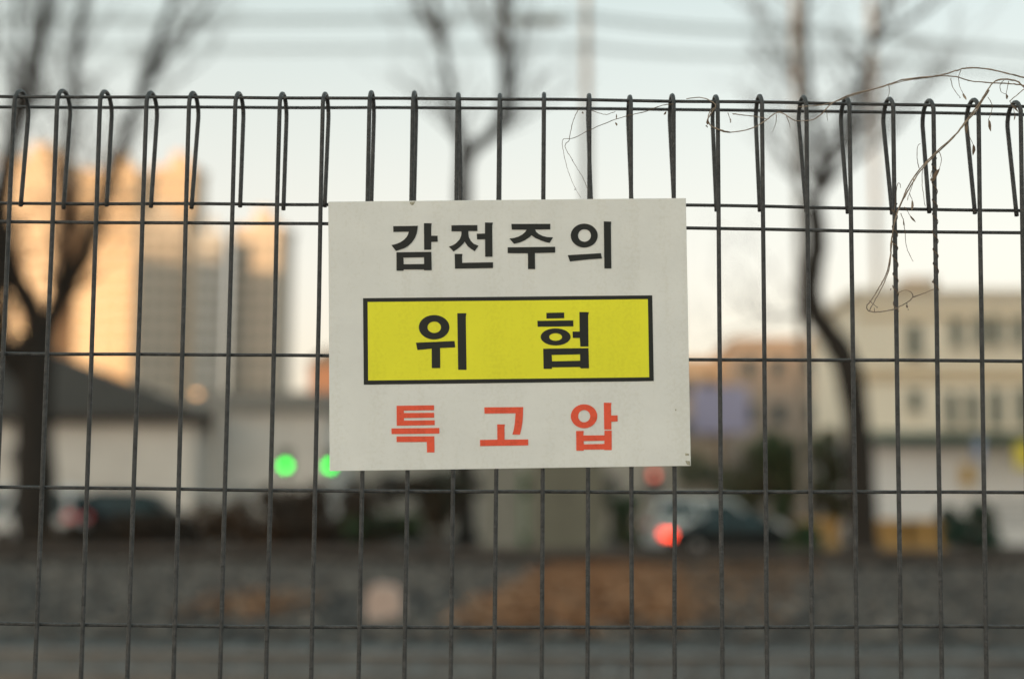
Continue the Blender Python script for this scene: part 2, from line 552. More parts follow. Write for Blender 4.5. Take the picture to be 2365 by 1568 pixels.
# railway track on its ballast
M_rail = mat('rail_steel', (0.19, 0.18, 0.17), 0.4, metal=0.6, var=0.25, scale=3)
M_sleep = mat('concrete_sleeper', (0.12, 0.13, 0.132), 0.9, var=0.2, scale=4)
tr = empty('railway_track', (0, 11.2, 0.0), 'railway track on grey ballast along the bottom of the picture', 'railway track')
prof = [(-0.07, 0), (0.07, 0), (0.07, 0.012), (0.012, 0.03), (0.012, 0.11), (0.036, 0.12), (0.036, 0.155), (-0.036, 0.155), (-0.036, 0.12), (-0.012, 0.11), (-0.012, 0.03), (-0.07, 0.012)]
for yy in (-0.7525, 0.7525):
    vs = [(x, yy + a, 0.07 + z) for x in (-50, 50) for a, z in prof]
    n = len(prof)
    fs = [(i, (i + 1) % n, n + (i + 1) % n, n + i) for i in range(n)] + [tuple(range(n)), tuple(range(2 * n - 1, n - 1, -1))]
    MB().add(vs, fs).build('rail', M_rail, tr)
sl = MB().box(-0.13, 0.13, -1.25, 1.25, -0.1, 0.068).build('sleeper', M_sleep, tr, bevel=0.02)
sl.location = (-9.6, 0, 0)
for k in range(1, 33):
    inst(sl, tr, (-9.6 + 0.6 * k, random.uniform(-.02, .02), 0))

# loose stones and litter
def stones(name, n, box, size, m, label, seed, zf=0.0, poly=None):
    rnd = random.Random(seed)
    mb = MB()
    while n > 0:
        x, y = rnd.uniform(box[0], box[1]), rnd.uniform(box[2], box[3])
        if poly and not inside(poly, x, y):
            continue
        if abs(abs(y - 11.2) - 0.7525) < 0.09:
            continue
        n -= 1
        s = rnd.uniform(*size)
        z = zf + s * 0.25 + (0.02 if abs(y - 11.2) < 1.3 else 0.0)
        a = rnd.uniform(0, 6.28)
        p = [(s * rnd.uniform(.6, 1), 0, 0), (0, s * rnd.uniform(.6, 1), 0), (-s * rnd.uniform(.6, 1), 0, 0), (0, -s * rnd.uniform(.6, 1), 0), (0, 0, s * rnd.uniform(.4, .9)), (0, 0, -s * .5)]
        ca, sa = math.cos(a), math.sin(a)
        mb.add([(x + ca * q[0] - sa * q[1], y + sa * q[0] + ca * q[1], z + q[2]) for q in p],
               [(0, 1, 4), (1, 2, 4), (2, 3, 4), (3, 0, 4), (1, 0, 5), (2, 1, 5), (3, 2, 5), (0, 3, 5)], rnd.choice((0, 0, 1, 2)))
    o = mb.build(name, m, recalc=False)
    return tag(o, label, 'gravel', kind='stuff')


def inside(poly, x, y):
    c = False
    for i in range(len(poly)):
        (xa, ya), (xb, yb) = poly[i], poly[i - 1]
        if (ya > y) != (yb > y) and x < (xb - xa) * (y - ya) / (yb - ya) + xa:
            c = not c
    return c


G1 = mat('stone_grey', (0.088, 0.10, 0.104), 0.85, var=0.3, scale=6)
G2 = mat('stone_dark', (0.04, 0.041, 0.043), 0.85, var=0.3, scale=6)
G3 = mat('stone_pale', (0.18, 0.20, 0.205), 0.85, var=0.3, scale=6)
G5 = mat('stone_blue_grey', (0.13, 0.15, 0.155), 0.85, var=0.3, scale=6)
stones('ballast_gravel', 14000, (-7, 7, 8.6, 13.8), (0.03, 0.095), [G5, G1, G3], 'grey crushed stone ballast around the rails', 3, zf=0.045)
G4 = mat('stone_warm', (0.115, 0.098, 0.085), 0.9, var=0.4, scale=2)
stones('yard_gravel', 7000, (-14, 14, 15.4, 36.2), (0.03, 0.15), [G4, G2, mat('stone_tan', (0.19, 0.17, 0.15), 0.9, var=0.3, scale=3)], 'dark gravel yard between the tracks and the low wall', 4)
M_leafl = mat('fallen_leaf_orange', (0.36, 0.17, 0.075), 0.8, var=0.3, scale=5)
LB_ = mat('fallen_leaf_dark', (0.13, 0.085, 0.055), 0.8, var=0.3, scale=5)
M_leafm = mat('fallen_leaf_brown', (0.26, 0.14, 0.07), 0.8, var=0.3, scale=5)


def litter(name, label, poly, n, seed, mats, size=(0.06, 0.15)):
    rnd = random.Random(seed)
    xs = [p[0] for p in poly]; ys = [p[1] for p in poly]
    mb = MB()
    while n > 0:
        x, y = rnd.uniform(min(xs), max(xs)), rnd.uniform(min(ys), max(ys))
        if not inside(poly, x, y):
            continue
        n -= 1
        x += rnd.gauss(0, .22); y += rnd.gauss(0, .7)
        s, a = rnd.uniform(*size), rnd.uniform(0, 6.28)
        c1, s1 = math.cos(a), math.sin(a)
        z = rnd.uniform(0.03, 0.14)
        q = [(-s, 0, 0), (0, -s * .5, rnd.uniform(0, .05)), (s, 0, rnd.uniform(-.02, .06)), (0, s * .5, rnd.uniform(0, .05))]
        mb.add([(x + c1 * u - s1 * v, y + s1 * u + c1 * v, max(0.005, z + w)) for u, v, w in q], [(0, 1, 2), (0, 2, 3)], rnd.randrange(len(mats)))
    return tag(mb.build(name, mats, recalc=False), label, 'leaves', kind='stuff')


def gpt(px, py):
    d = ray(px, py)
    t = -CAM_H / d.z
    return (d.x * t, d.y * t)


litter('fallen_leaves', 'drift of rusty orange fallen leaves below the sign', [gpt(*p) for p in ((1080, 1448), (1190, 1385), (1300, 1312), (1520, 1316), (1560, 1380), (1540, 1446), (1300, 1452))], 11000, 5, [M_leafl, M_leafm, M_leafl])
litter('fallen_leaves', 'thin scatter of brown leaves left of the pale stone', [gpt(*p) for p in ((440, 1430), (560, 1382), (680, 1392), (650, 1432))], 240, 6, [M_leafm, M_leafl])
litter('fallen_leaves', 'sparse brown leaves right of the rusty orange drift', [gpt(*p) for p in ((1500, 1314), (1900, 1312), (1740, 1446), (1520, 1448))], 1300, 16, [M_leafm, LB_, M_leafm], (0.05, 0.11))
pc = gpt(886, 1436)
mk = empty('marker_stone', (pc[0], pc[1], 0), 'pale pinkish concrete marker stone standing in the gravel', 'marker stone')
sM = pc[1] / 3285.0
mw_ = 40 * sM
MB().prism([(-mw_, 0), (mw_, 0), (mw_, 62 * sM), (mw_ * .6, 84 * sM), (-mw_ * .6, 84 * sM), (-mw_, 62 * sM)], -0.12, 0.12).build('block', mat('pink_concrete', (0.56, 0.42, 0.36), 0.85, var=0.12, scale=3), mk, bevel=0.03)
MB().box(-mw_ * 1.25, mw_ * 1.25, -0.2, 0.2, -0.05, 0.035).build('footing', mat('grey_footing', (0.2, 0.19, 0.18), 0.9), mk)

# ------------------------------------------------------------------ vehicles
M_tyre = mat('tyre_rubber', (0.02, 0.02, 0.02), 0.9, var=0.1)
M_rim = mat('alloy_rim', (0.5, 0.5, 0.5), 0.35, metal=0.8, var=0.0)
M_cglass = mat('car_glass', (0.025, 0.05, 0.055), 0.12, var=0.0, spec=0.35)
M_black = mat('black_trim', (0.02, 0.02, 0.02), 0.6, var=0.0)
M_head = mat('headlamp_glass', (0.7, 0.7, 0.7), 0.15, var=0.0)
M_tail = mat('tail_lamp_red', (0.45, 0.02, 0.015), 0.25, var=0.0, emit=(1.0, 0.03, 0.015), estr=0.0)


def car(name, label, px, y, z, L, H, style, col, face=1, lit=None, group='cars on the street behind the wall'):
    """car side on; local +x is its front"""
    p = at(px, 1175, y)
    root = empty(name, (p.x, y, z), label, 'car' if style != 'van' else 'van', group, 0.0 if face > 0 else math.pi)
    W = 1.78
    h0 = 0.22
    hb = H * (0.60 if style != 'van' else 0.52)
    M_p = mat('car_paint_' + label[:12], col, 0.35, var=0.03, spec=0.5 if max(col) > .2 else 0.25)
    l2 = L / 2
    if style == 'sedan':
        lower = [(-l2, h0 + .1), (-l2 + .05, hb * .62), (-l2 + .02, hb * .95), (-l2 + .75, hb + .03), (l2 - 1.35, hb), (l2 - .35, hb * .86), (l2 - .02, hb * .68), (l2, h0 + .15), (l2 - .15, h0), (-l2 + .15, h0)]
        cab = [(-l2 + .55, hb - .02), (-l2 + 1.25, H - .06), (-l2 + 1.75, H), (l2 - 2.35, H - .01), (l2 - 1.9, H - .08), (l2 - 1.15, hb - .02)]
    elif style == 'suv':
        lower = [(-l2, h0 + .1), (-l2 + .02, hb * .95), (-l2 + .2, hb + .03), (l2 - 1.25, hb), (l2 - .25, hb * .9), (l2, hb * .7), (l2, h0 + .15), (l2 - .15, h0), (-l2 + .15, h0)]
        cab = [(-l2 + .12, hb - .02), (-l2 + .45, H - .10), (-l2 + .8, H), (l2 - 2.2, H - .02), (l2 - 1.85, H - .1), (l2 - 1.05, hb - .02)]
    else:
        lower = [(-l2, h0 + .1), (-l2, hb), (l2 - .55, hb), (l2 - .1, hb * .8), (l2, h0 + .15), (l2 - .15, h0), (-l2 + .1, h0)]
        cab = [(-l2 + .02, hb - .02), (-l2 + .12, H - .1), (-l2 + .35, H), (l2 - 1.6, H), (l2 - 1.3, H - .08), (l2 - .5, hb - .02)]
    body = MB().prism(lower, -W / 2, W / 2).build('body', M_p, root, bevel=0.06)
    # greenhouse narrows toward the roof
    n = len(cab)
    vs = []
    for s in (-1, 1):
        for x, zz in cab:
            k = (zz - hb) / (H - hb)
            vs.append((x, s * (W / 2 - 0.05 - 0.20 * k), zz))
    fs = [tuple(range(n)), tuple(range(2 * n - 1, n - 1, -1))] + [(i, i + n, (i + 1) % n + n, (i + 1) % n) for i in range(n)]
    MB().add(vs, fs).build('cabin', M_p, root, bevel=0.035)

    def edge_x(zz, side):
        pts = [q for q in cab]
        k = n // 2
        seg = pts[:k] if side < 0 else pts[k:]
        seg = sorted(seg, key=lambda q: q[1])
        for q0, q1 in zip(seg, seg[1:]):
            if q0[1] <= zz <= q1[1]:
                t = (zz - q0[1]) / (q1[1] - q0[1] + 1e-6)
                return q0[0] + (q1[0] - q0[0]) * t
        return seg[-1][0]
    za, zb = hb + .05, H - .16
    for s in (-1, 1):
        ka, kb_ = (za - hb) / (H - hb), (zb - hb) / (H - hb)
        ya, yb = s * (W / 2 - .05 - .2 * ka + .012), s * (W / 2 - .05 - .2 * kb_ + .012)
        xa0, xa1 = edge_x(za, -1) + .16, edge_x(za, 1) - .16
        xb0, xb1 = edge_x(zb, -1) + .14, edge_x(zb, 1) - .14
        mid = 0.5
        for t0, t1 in ((0.0, 0.47), (0.52, 1.0)):
            MB().add([(xa0 + (xa1 - xa0) * t0, ya, za), (xa0 + (xa1 - xa0) * t1, ya, za), (xb0 + (xb1 - xb0) * t1, yb, zb), (xb0 + (xb1 - xb0) * t0, yb, zb)], [(0, 1, 2, 3)]).build('side_window', M_cglass, root, recalc=False)
        d_ = MB().box(-.09, .09, s * (W / 2 + .0), s * (W / 2 + .03), hb * .88, hb * .92).build('door_handle', M_black, root)
        d_.location = (-l2 * .12, 0, 0)
        m_ = MB().box(xa1 - .25, xa1 - .05, s * (W / 2), s * (W / 2 + .2), za - .03, za + .14).build('wing_mirror', M_p, root, bevel=.03)
        for fx, nm, mm in ((l2 - .22, 'headlight', M_head), (-l2 + .06, 'tail_light', M_tail)):
            zz = hb * .72 if nm == 'headlight' else hb * .80
            if style == 'van' and nm == 'tail_light': zz = hb * 1.05
            o = MB().box(fx - .10, fx + .10, s * (W / 2 - .34), s * (W / 2 + .02), zz - .09, zz + .09).build(nm, mm if not (lit and nm == 'tail_light') else lit, root, bevel=.03)
    # windscreen and rear window
    for side, nm in ((1, 'windscreen'), (-1, 'rear_window')):
        xa, xb = edge_x(za, side) + side * .02, edge_x(zb, side) + side * .02
        MB().add([(xa, -W / 2 + .18, za), (xa, W / 2 - .18, za), (xb, W / 2 - .3, zb), (xb, -W / 2 + .3, zb)], [(0, 1, 2, 3)]).build(nm, M_cglass, root, recalc=False)
    for sx in (-1, 1):
        for s in (-1, 1):
            cx = sx * (l2 - (.82 if sx > 0 else .85))
            ty = MB().lathe([(.20, -.10), (.31, -.10), (.325, -.05), (.325, .05), (.31, .10), (.20, .10)], 24, 'Y').build('wheel', M_tyre, root, smooth=False)
            ty.location = (cx, s * (W / 2 - .10), .325)
            MB().lathe([(.20, -.085), (.06, -.11), (.06, .11), (.20, .085)], 20, 'Y').build('rim', M_rim, ty)
    return root


M_brake = mat('brake_lamp_lit', (0.6, 0.02, 0.01), 0.3, var=0.0, emit=(1.0, 0.06, 0.02), estr=7.5)
M_tail2 = mat('tail_lamp_red_dim', (0.5, 0.02, 0.02), 0.3, var=0.0, emit=(1.0, 0.06, 0.03), estr=0.3)
car('parked_van', 'white van with red tail light behind the dark trunk at left edge', 2, 44.0, 0.03, 4.9, 1.98, 'van', (0.62, 0.62, 0.62), -1, M_tail2)
car('dark_minivan', 'dark blue-grey car with teal windows, left of the brown shrubs', 336, 46.0, 0.03, 4.3, 1.90, 'suv', (0.014, 0.013, 0.013), 1)
car('silver_car', 'pale silver car half hidden behind the dark sedan', 1650, 48.5, 0.03, 4.7, 1.82, 'suv', (0.66, 0.70, 0.70), 1)
car('dark_sedan', 'dark sedan with a glowing red brake light, right of the sign', 1714, 43.0, 0.03, 4.6, 1.36, 'sedan', (0.010, 0.013, 0.013), 1, M_brake)

# orange plastic road barriers on the right
M_or = mat('barrier_orange', (0.40, 0.22, 0.06), 0.55, var=0.12, scale=2)
for k, px in enumerate((1888, 2060, 2130)):
    p = at(px, 1175, 44.0)
    lab = ('low orange barrier left of the right-hand trunk', 'low orange barrier just right of the right-hand trunk', 'low orange barrier beside the dark green bush')[k]
    r = empty('road_barrier', (p.x, 44.0, 0.03), lab, 'barrier', 'orange road barriers')
    w_ = 0.62 if k else 0.6
    b_ = MB().prism([(-0.3, 0), (0.3, 0), (0.26, 0.2), (0.12, 0.62), (0.12, 1.12), (-0.12, 1.12), (-0.12, 0.62), (-0.26, 0.2)], -w_, w_)
    b_.v = [(y, x, z) for x, y, z in b_.v]
    b_.build('body', M_or, r, bevel=0.03)
    for sx in (-.33, .33):
        MB().box(sx - .12, sx + .12, -0.31, 0.31, -0.02, 0.0).build('foot', M_black, r)
# pale slatted fence at the right edge
a, b = at(2292, 1225, 45.5), at(2480, 1148, 45.5)
sf = empty('slatted_fence', (a.x, 45.5, 0.03), 'pale horizontal slat fence at the right edge behind the bush', 'fence')
M_slat = mat('pale_slat', (0.45, 0.44, 0.43), 0.7, var=0.08)
for k in range(6):
    z_ = a.z + (b.z - a.z) * (k + .5) / 6
    MB().box(0, b.x - a.x, -0.02, 0.02, z_ - .06 - .03, z_ + .06 - .03).build('slat', M_slat, sf)
for xx in (0.05, (b.x - a.x) / 2, b.x - a.x - .05):
    MB().box(xx - .04, xx + .04, 0.025, 0.1, 0, b.z).build('post', M_slat, sf)

# ------------------------------------------------------------------ street furniture
M_post = mat('grey_post', (0.30, 0.29, 0.28), 0.5, var=0.08)
M_sigbox = mat('signal_housing', (0.05, 0.052, 0.05), 0.5, var=0.05)
M_gl = mat('green_lamp_lit', (0.05, 0.5, 0.2), 0.3, var=0.0, emit=(0.0, 1.0, 0.05), estr=7.0)
M_rl = mat('red_lamp_lit', (0.5, 0.1, 0.05), 0.3, var=0.0, emit=(1.0, 0.17, 0.10), estr=1.8)
M_off = mat('lamp_off', (0.05, 0.04, 0.04), 0.3, var=0.0)


def signal(label, px, py, y, m_on, on='low', group='pedestrian signals across the street'):
    p = at(px, py, y)
    r = empty('traffic_signal', (p.x, y, 0.1), label, 'traffic light', group)
    zz = p.z - 0.1
    dz = 0.30 if on == 'low' else -0.30
    zc = zz + dz / 2
    hs = MB().box(-.19, .19, -.06, .12, zc - .36, zc + .36).build('housing', M_sigbox, r, bevel=.02)
    MB().lathe([(.115, -.085), (.115, -.063)], 24, 'Y', (0, 0, zz)).build('lamp', m_on, r)
    MB().lathe([(.115, -.085), (.115, -.063)], 24, 'Y', (0, 0, zz + dz)).build('lamp', M_off, r)
    MB().tube([(0, .18, 0), (0, .18, zc + .25)], .045, 10).build('post', M_post, r)
    MB().box(-.03, .03, .121, .17, zc - .03, zc + .03).build('bracket', M_post, r)
    return r


signal('green lit signal clear of the left edge of the sign', 660, 1075, 45, M_gl)
signal('green lit signal half hidden by the bottom left corner of the sign', 763, 1076, 45, M_gl)
signal('dim red signal just below the bottom right corner of the sign', 1510, 1097, 47, M_rl, on='high')

# lamp post on the left; added amber lamp on its arm imitates a sunset glint
p = at(500, 1175, 41); q = at(455, 907, 41)
lp = empty('lamp_post', (p.x, 41, 0.02), 'pale lamp post with a small amber glint, in front of the flat-roofed block', 'lamp post')
ztop = at(500, 560, 41).z
MB().tube([(0, 0, 0), (0, 0, 3), (0, 0, ztop)], [.15, .12, .08], 14).build('pole', mat('pale_pole', (0.42, 0.40, 0.37), 0.6, var=0.08), lp)
MB().lathe([(.2, 0), (.2, .25), (.15, .32)], 14).build('base', MATS['pale_pole'], lp)
MB().tube([(0, 0, q.z), ((q.x - p.x), 0, q.z + .12)], .035, 8).build('arm', MATS['pale_pole'], lp)
hd = MB().lathe([(.03, .16), (.12, .1), (.13, 0.0), (.1, -.02)], 16, 'Z', (q.x - p.x, 0, q.z)).build('glint_shade', MATS['pale_pole'], lp)
MB().lathe([(.02, -.12), (.10, -.06), (.11, -.025)], 16, 'Z', (q.x - p.x, 0, q.z)).build('glint_bulb', mat('amber_glint', (0.6, 0.4, 0.2), 0.4, var=0.0, emit=(1.0, 0.5, 0.2), estr=3.2), lp)

# added globe on a post; its glow imitates a bright gap between branches
p = at(44, 1175, 50); q = at(44, 766, 50)
sl2 = empty('gap_glow', (p.x, 50, 0.02), 'glowing yellow globe on an added post, for a bright gap in the branches at far left', 'added light')
MB().tube([(0, 0, 0), (0, 0, q.z - .25)], [.09, .06], 12).build('pole', M_post, sl2)
MB().lathe([(.06, q.z - .25), (.12, q.z - .2), (.12, q.z - .15)], 14).build('collar', M_post, sl2)
MB().lathe([(.05, -.15), (.14, -.09), (.17, 0), (.14, .09), (.05, .15)], 18, 'Z', (0, 0, q.z)).build('globe', mat('yellow_gap_glow', (0.7, 0.6, 0.4), 0.4, var=0.0, emit=(1.0, 0.66, 0.24), estr=13.0), sl2, smooth=True)

# utility poles and cables
M_conc = mat('pole_concrete', (0.25, 0.215, 0.18), 0.8, var=0.12, scale=2)
M_cable = mat('black_cable', (0.04, 0.075, 0.075), 0.6, var=0.0)
M_ins = mat('insulator', (0.12, 0.14, 0.14), 0.3, var=0.0)


def pole(label, px, y, py_top=-260, r0=.15, r1=.10, arms=((46, 1.6),)):
    p = at(px, 1175, y)
    zt_ = at(px, py_top, y).z
    r = empty('utility_pole', (p.x, y, 0.02), label, 'utility pole', 'utility poles along the street')
    MB().tube([(0, 0, 0), (0, 0, zt_ * .5), (0, 0, zt_)], [r0, (r0 + r1) / 2, r1], 14).build('shaft', M_conc, r)
    for py, w in arms:
        z_ = at(px, py, y).z
        arm = MB().box(-.05, .05, -w / 2, w / 2, z_ - .06, z_ + .06)
        ao = arm.build('crossarm', mat('steel_arm', (0.2, 0.22, 0.22), 0.5), r)
        for yy in (-w * .42, -w * .15, w * .15, w * .42):
            MB().lathe([(.03, 0), (.07, .05), (.04, .09), (.07, .14), (.03, .2)], 10, 'Z', (0, yy, z_ + .062)).build('insulator', M_ins, r)
    return r, p.x


pole('pale utility pole rising above the sign', 1356, 47, arms=((42, 1.8), (112, 1.2)))
pole('utility pole rising through the right tree crown', 1858, 47, arms=((75, 1.8), (128, 1.2)))
pole('faint utility pole behind the branches right of the right tree', 2040, 66, r0=.16, r1=.12, arms=((96, 1.6),))


def cable(label, pts, y, rad, sag=0.15):
    P = [at(px, py, y) for px, py in pts]
    path = []
    for a, b in zip(P, P[1:]):
        for k in range(10):
            t = k / 10
            q = a.lerp(b, t)
            q.z -= sag * 4 * t * (1 - t)
            path.append(q)
    path.append(P[-1])
    o = MB().tube(path, rad, 8).build('overhead_cable', M_cable, smooth=True)
    return tag(o, label, 'cable', 'overhead cables')


cable('topmost overhead cable crossing the whole sky', [(-900, 30), (1356, 36), (1858, 68), (3400, 190)], 46.6, .04)
cable('second overhead cable close under the topmost one', [(-900, 42), (1356, 47), (1858, 79), (3400, 200)], 47.4, .03)
cable('third overhead cable, lower pair, upper strand', [(-900, 92), (1356, 106), (1858, 124), (3400, 230)], 46.6, .03)
cable('lowest overhead cable crossing behind the branches', [(-900, 108), (1356, 114), (1858, 132), (3400, 240)], 47.4, .022)
# dark splice cases hanging on the upper cable
for k, (px, lab) in enumerate(((1215, 'black splice case on the upper cable nearer the centre tree'), (1270, 'black splice case on the upper cable nearer the pale pole'))):
    c = at(px, 40, 46.6)
    r = empty('splice_case', c, lab, 'cable box', 'splice cases on the upper cable')
    MB().lathe([(.04, -.45), (.13, -.38), (.14, .38), (.04, .45)], 12, 'X', (0, 0, -.16)).build('case', M_ins, r)
    for s in (-.25, .25):
        MB().box(s - .02, s + .02, -.02, .02, -.03, .04).build('hanger', M_cable, r)

# roadside cabinets below the sign
def cabinet(label, px0, px1, py0, y, col, nd):
    a, b = at(px0, 1175, y), at(px1, 1175, y)
    zt_ = at((px0 + px1) / 2, py0, y).z
    r = empty('roadside_cabinet', ((a.x + b.x) / 2, y, 0.12), label, 'cabinet', 'roadside cabinets below the sign')
    w = (b.x - a.x) / 2
    m = mat('cabinet_' + label[:10], col, 0.6, var=0.08, scale=1.5)
    h = zt_ - .12
    MB().box(-w, w, -.45, .45, .12, h).build('body', m, r, bevel=.02)
    MB().box(-w - .05, w + .05, -.5, .5, h + .003, h + .1).build('lid', m, r, bevel=.02)
    MB().box(-w - .04, w + .04, -.48, .48, 0, .115).build('plinth', M_pave, r)
    for i in range(nd):
        x0_, x1_ = -w + 2 * w * i / nd + .04, -w + 2 * w * (i + 1) / nd - .04
        d_ = MB().box(x0_, x1_, -.475, -.452, .2, h - .06).build('door', m, r)
        MB().box(x1_ - .14, x1_ - .09, -.51, -.476, h * .5, h * .5 + .2).build('handle', M_black, d_)


cabinet('pale grey cabinet, the narrower one, below the sign', 1112, 1202, 1040, 39.2, (0.21, 0.205, 0.175), 1)
cabinet('olive-grey cabinet, the wide one, below the sign', 1222, 1396, 1030, 39.2, (0.145, 0.14, 0.105), 2)
p = at(1209, 1175, 38.8)
gp = empty('green_post', (p.x, 38.8, 0.12), 'slim green post between the two cabinets', 'post')
MB().tube([(0, 0, 0), (0, 0, 2.3)], .04, 10).build('shaft', mat('green_paint', (0.07, 0.20, 0.06), 0.5, var=0.05), gp)
MB().lathe([(.06, 2.3), (.06, 2.36), (.02, 2.4)], 10).build('cap', MATS['green_paint'], gp)

# ------------------------------------------------------------------ trees and shrubs
M_bark = mat('dark_bark', (0.022, 0.017, 0.013), 0.9, var=0.35, scale=3, bump=0.6, bscale=14)
M_bark2 = mat('twig_bark', (0.085, 0.052, 0.032), 0.9, var=0.3, scale=3)


def bare_tree(name, label, y, trunk, limbs, seed, twigs=1.0, mb_bark=None):
    """trunk / limbs: ([(px, py, dy)], r0, r1) placed at distance y; fine branches grown from the limbs"""
    rnd = random.Random(seed)
    base = at(trunk[0][0][0], 1175, y)
    root = empty(name, (base.x, y, 0.0), label, 'tree', 'bare street trees')
    org = Vector((base.x, y, 0.0))

    def conv(pl):
        P = smooth_path([at(px, py, y + dy) - org for px, py, dy in pl], 4)
        return [q + Vector((rnd.uniform(-.02, .02), rnd.uniform(-.02, .02), 0)) for q in P]
    T = conv(trunk[0])
    T[0].z = -0.1
    n = len(T)
    rad = [trunk[1] + (trunk[2] - trunk[1]) * i / (n - 1) for i in range(n)]
    rad[0] *= 1.35
    MB().tube(T, [r * rnd.uniform(.93, 1.1) for r in rad], 12).build('trunk', M_bark, root, smooth=True)
    crown = MB()

    def grow(p, d, length, r, depth):
        pts, k = [p], max(3, int(length / .35))
        dirv = d.normalized()
        for i in range(k):
            dirv = (dirv + Vector((rnd.gauss(0, .16), rnd.gauss(0, .16), rnd.gauss(.05, .12)))).normalized()
            pts.append(pts[-1] + dirv * length / k)
        rr = [max(.008, r * (1 - .7 * i / k)) for i in range(k + 1)]
        crown.tube(pts, rr, 5 if r > .03 else 4, cap=False, mi=0 if r > .03 else 1)
        if depth > 0:
            for i in range(1, k + 1):
                for _ in range(2 if rnd.random() < .35 * twigs else 1):
                    if rnd.random() < .55 * twigs:
                        ax = Vector((rnd.gauss(0, 1), rnd.gauss(0, 1), rnd.gauss(0, .6))).normalized()
                        nd = (dirv * .75 + ax * .75 + Vector((0, 0, .25)))
                        grow(pts[i], nd, length * rnd.uniform(.35, .65), rr[i] * .55, depth - 1)
    for li, (pl, r0, r1) in enumerate(limbs):
        P = conv(pl)
        k = len(P)
        rr = [r0 + (r1 - r0) * i / (k - 1) for i in range(k)]
        MB().tube(P, rr, 9).build('limb', M_bark, root, smooth=True)
        for i in range(2, k):
            if rnd.random() < .62 * twigs:
                dv = (P[i] - P[i - 1]).normalized()
                ax = Vector((rnd.gauss(0, 1), rnd.gauss(0, 1), rnd.gauss(0, .4))).normalized()
                grow(P[i], dv * .7 + ax * .7, rnd.uniform(1.4, 3.2), min(.05, rr[i] * .40), 2)
    crown.build('crown', [M_bark, M_bark2], root, recalc=False)
    return root


bare_tree('bare_tree', 'dark bare tree at the left edge, thick trunk forking low', 38.5,
          ([(78, 1265, 0), (82, 1100, 0), (80, 950, 0), (84, 800, 0), (84, 770, 0)], .52, .50),
          [([(84, 790, 0), (74, 715, 0), (34, 640, .1), (4, 520, .2), (8, 420, .2), (35, 310, .2), (66, 215, .2), (88, 110, .2), (108, 10, .2), (125, -120, .2)], .34, .13),
           ([(90, 800, 0), (112, 735, 0), (140, 650, -.2), (150, 540, -.3), (148, 430, -.3), (160, 300, -.3), (170, 190, -.4), (182, 90, -.4), (192, -20, -.4), (200, -140, -.4)], .18, .07),
           ([(100, 775, 0), (140, 690, .1), (185, 600, .3), (215, 540, .5), (250, 430, .8), (290, 310, 1), (335, 200, 1.2), (372, 80, 1.4), (405, -20, 1.5), (430, -130, 1.6)], .30, .06),
           ([(30, 300, .2), (38, 180, .1), (42, 60, 0), (30, -60, 0)], .10, .05),
           ([(335, 200, 1.2), (400, 110, 1.2), (470, 30, 1.2), (520, -50, 1.2)], .08, .03),
           ([(84, 890, 0), (40, 850, -.2), (4, 800, -.4), (-8, 720, -.5), (-4, 620, -.6), (-30, 500, -.7)], .34, .2)], 11, 1.0)
bare_tree('bare_tree', 'bare tree rising behind the top of the sign', 42.0,
          ([(1074, 1265, 0), (1072, 1050, 0), (1070, 800, 0), (1070, 560, 0), (1070, 420, 0), (1073, 370, 0)], .30, .22),
          [([(1072, 400, 0), (1062, 330, 0), (1044, 250, .1), (1034, 170, .2), (1018, 75, .3), (1000, -10, .4), (985, -120, .4)], .15, .07),
           ([(1074, 385, 0), (1092, 345, 0), (1130, 315, -.1), (1158, 280, -.1), (1168, 215, -.2), (1166, 120, -.2), (1164, 20, -.3), (1168, -120, -.4)], .20, .19),
           ([(1022, 95, .3), (990, 50, .2), (960, -5, .1), (930, -90, 0)], .12, .06),
           ([(1166, 250, 0), (1186, 190, .2), (1198, 120, .3), (1215, 30, .4)], .08, .03),
           ([(1166, 130, -.2), (1130, 80, 0), (1100, 10, .2), (1090, -70, .3)], .08, .04)], 23, .8)
bare_tree('bare_tree', 'crooked bare tree right of the sign, trunk leaning then kinking', 39.0,
          ([(1996, 1268, 0), (1990, 1120, 0), (1980, 990, 0), (1968, 890, 0), (1944, 815, 0), (1908, 762, 0), (1880, 718, 0), (1872, 665, 0), (1882, 600, 0), (1886, 540, 0), (1880, 480, 0)], .40, .27),
          [([(1880, 490, 0), (1895, 430, 0), (1925, 365, .1), (1958, 285, .2), (1990, 200, .3), (2008, 110, .3), (2040, 20, .4), (2075, -80, .5)], .15, .07),
           ([(1885, 470, 0), (1902, 400, -.1), (1895, 330, -.2), (1872, 250, -.3), (1862, 160, -.3), (1858, 60, -.3), (1862, -60, -.3)], .15, .08),
           ([(1882, 490, 0), (1842, 420, .2), (1800, 350, .3), (1760, 270, .4)], .09, .03),
           ([(1892, 440, 0), (1950, 390, -.3), (2010, 345, -.5), (2070, 290, -.7), (2140, 190, -.8)], .10, .04),
           ([(2008, 110, .3), (2060, 70, .2), (2130, 30, .1), (2200, -30, 0)], .09, .05),
           ([(1882, 715, 0), (1866, 722, .05), (1856, 730, .1)], .12, .06)], 31, 1.0)


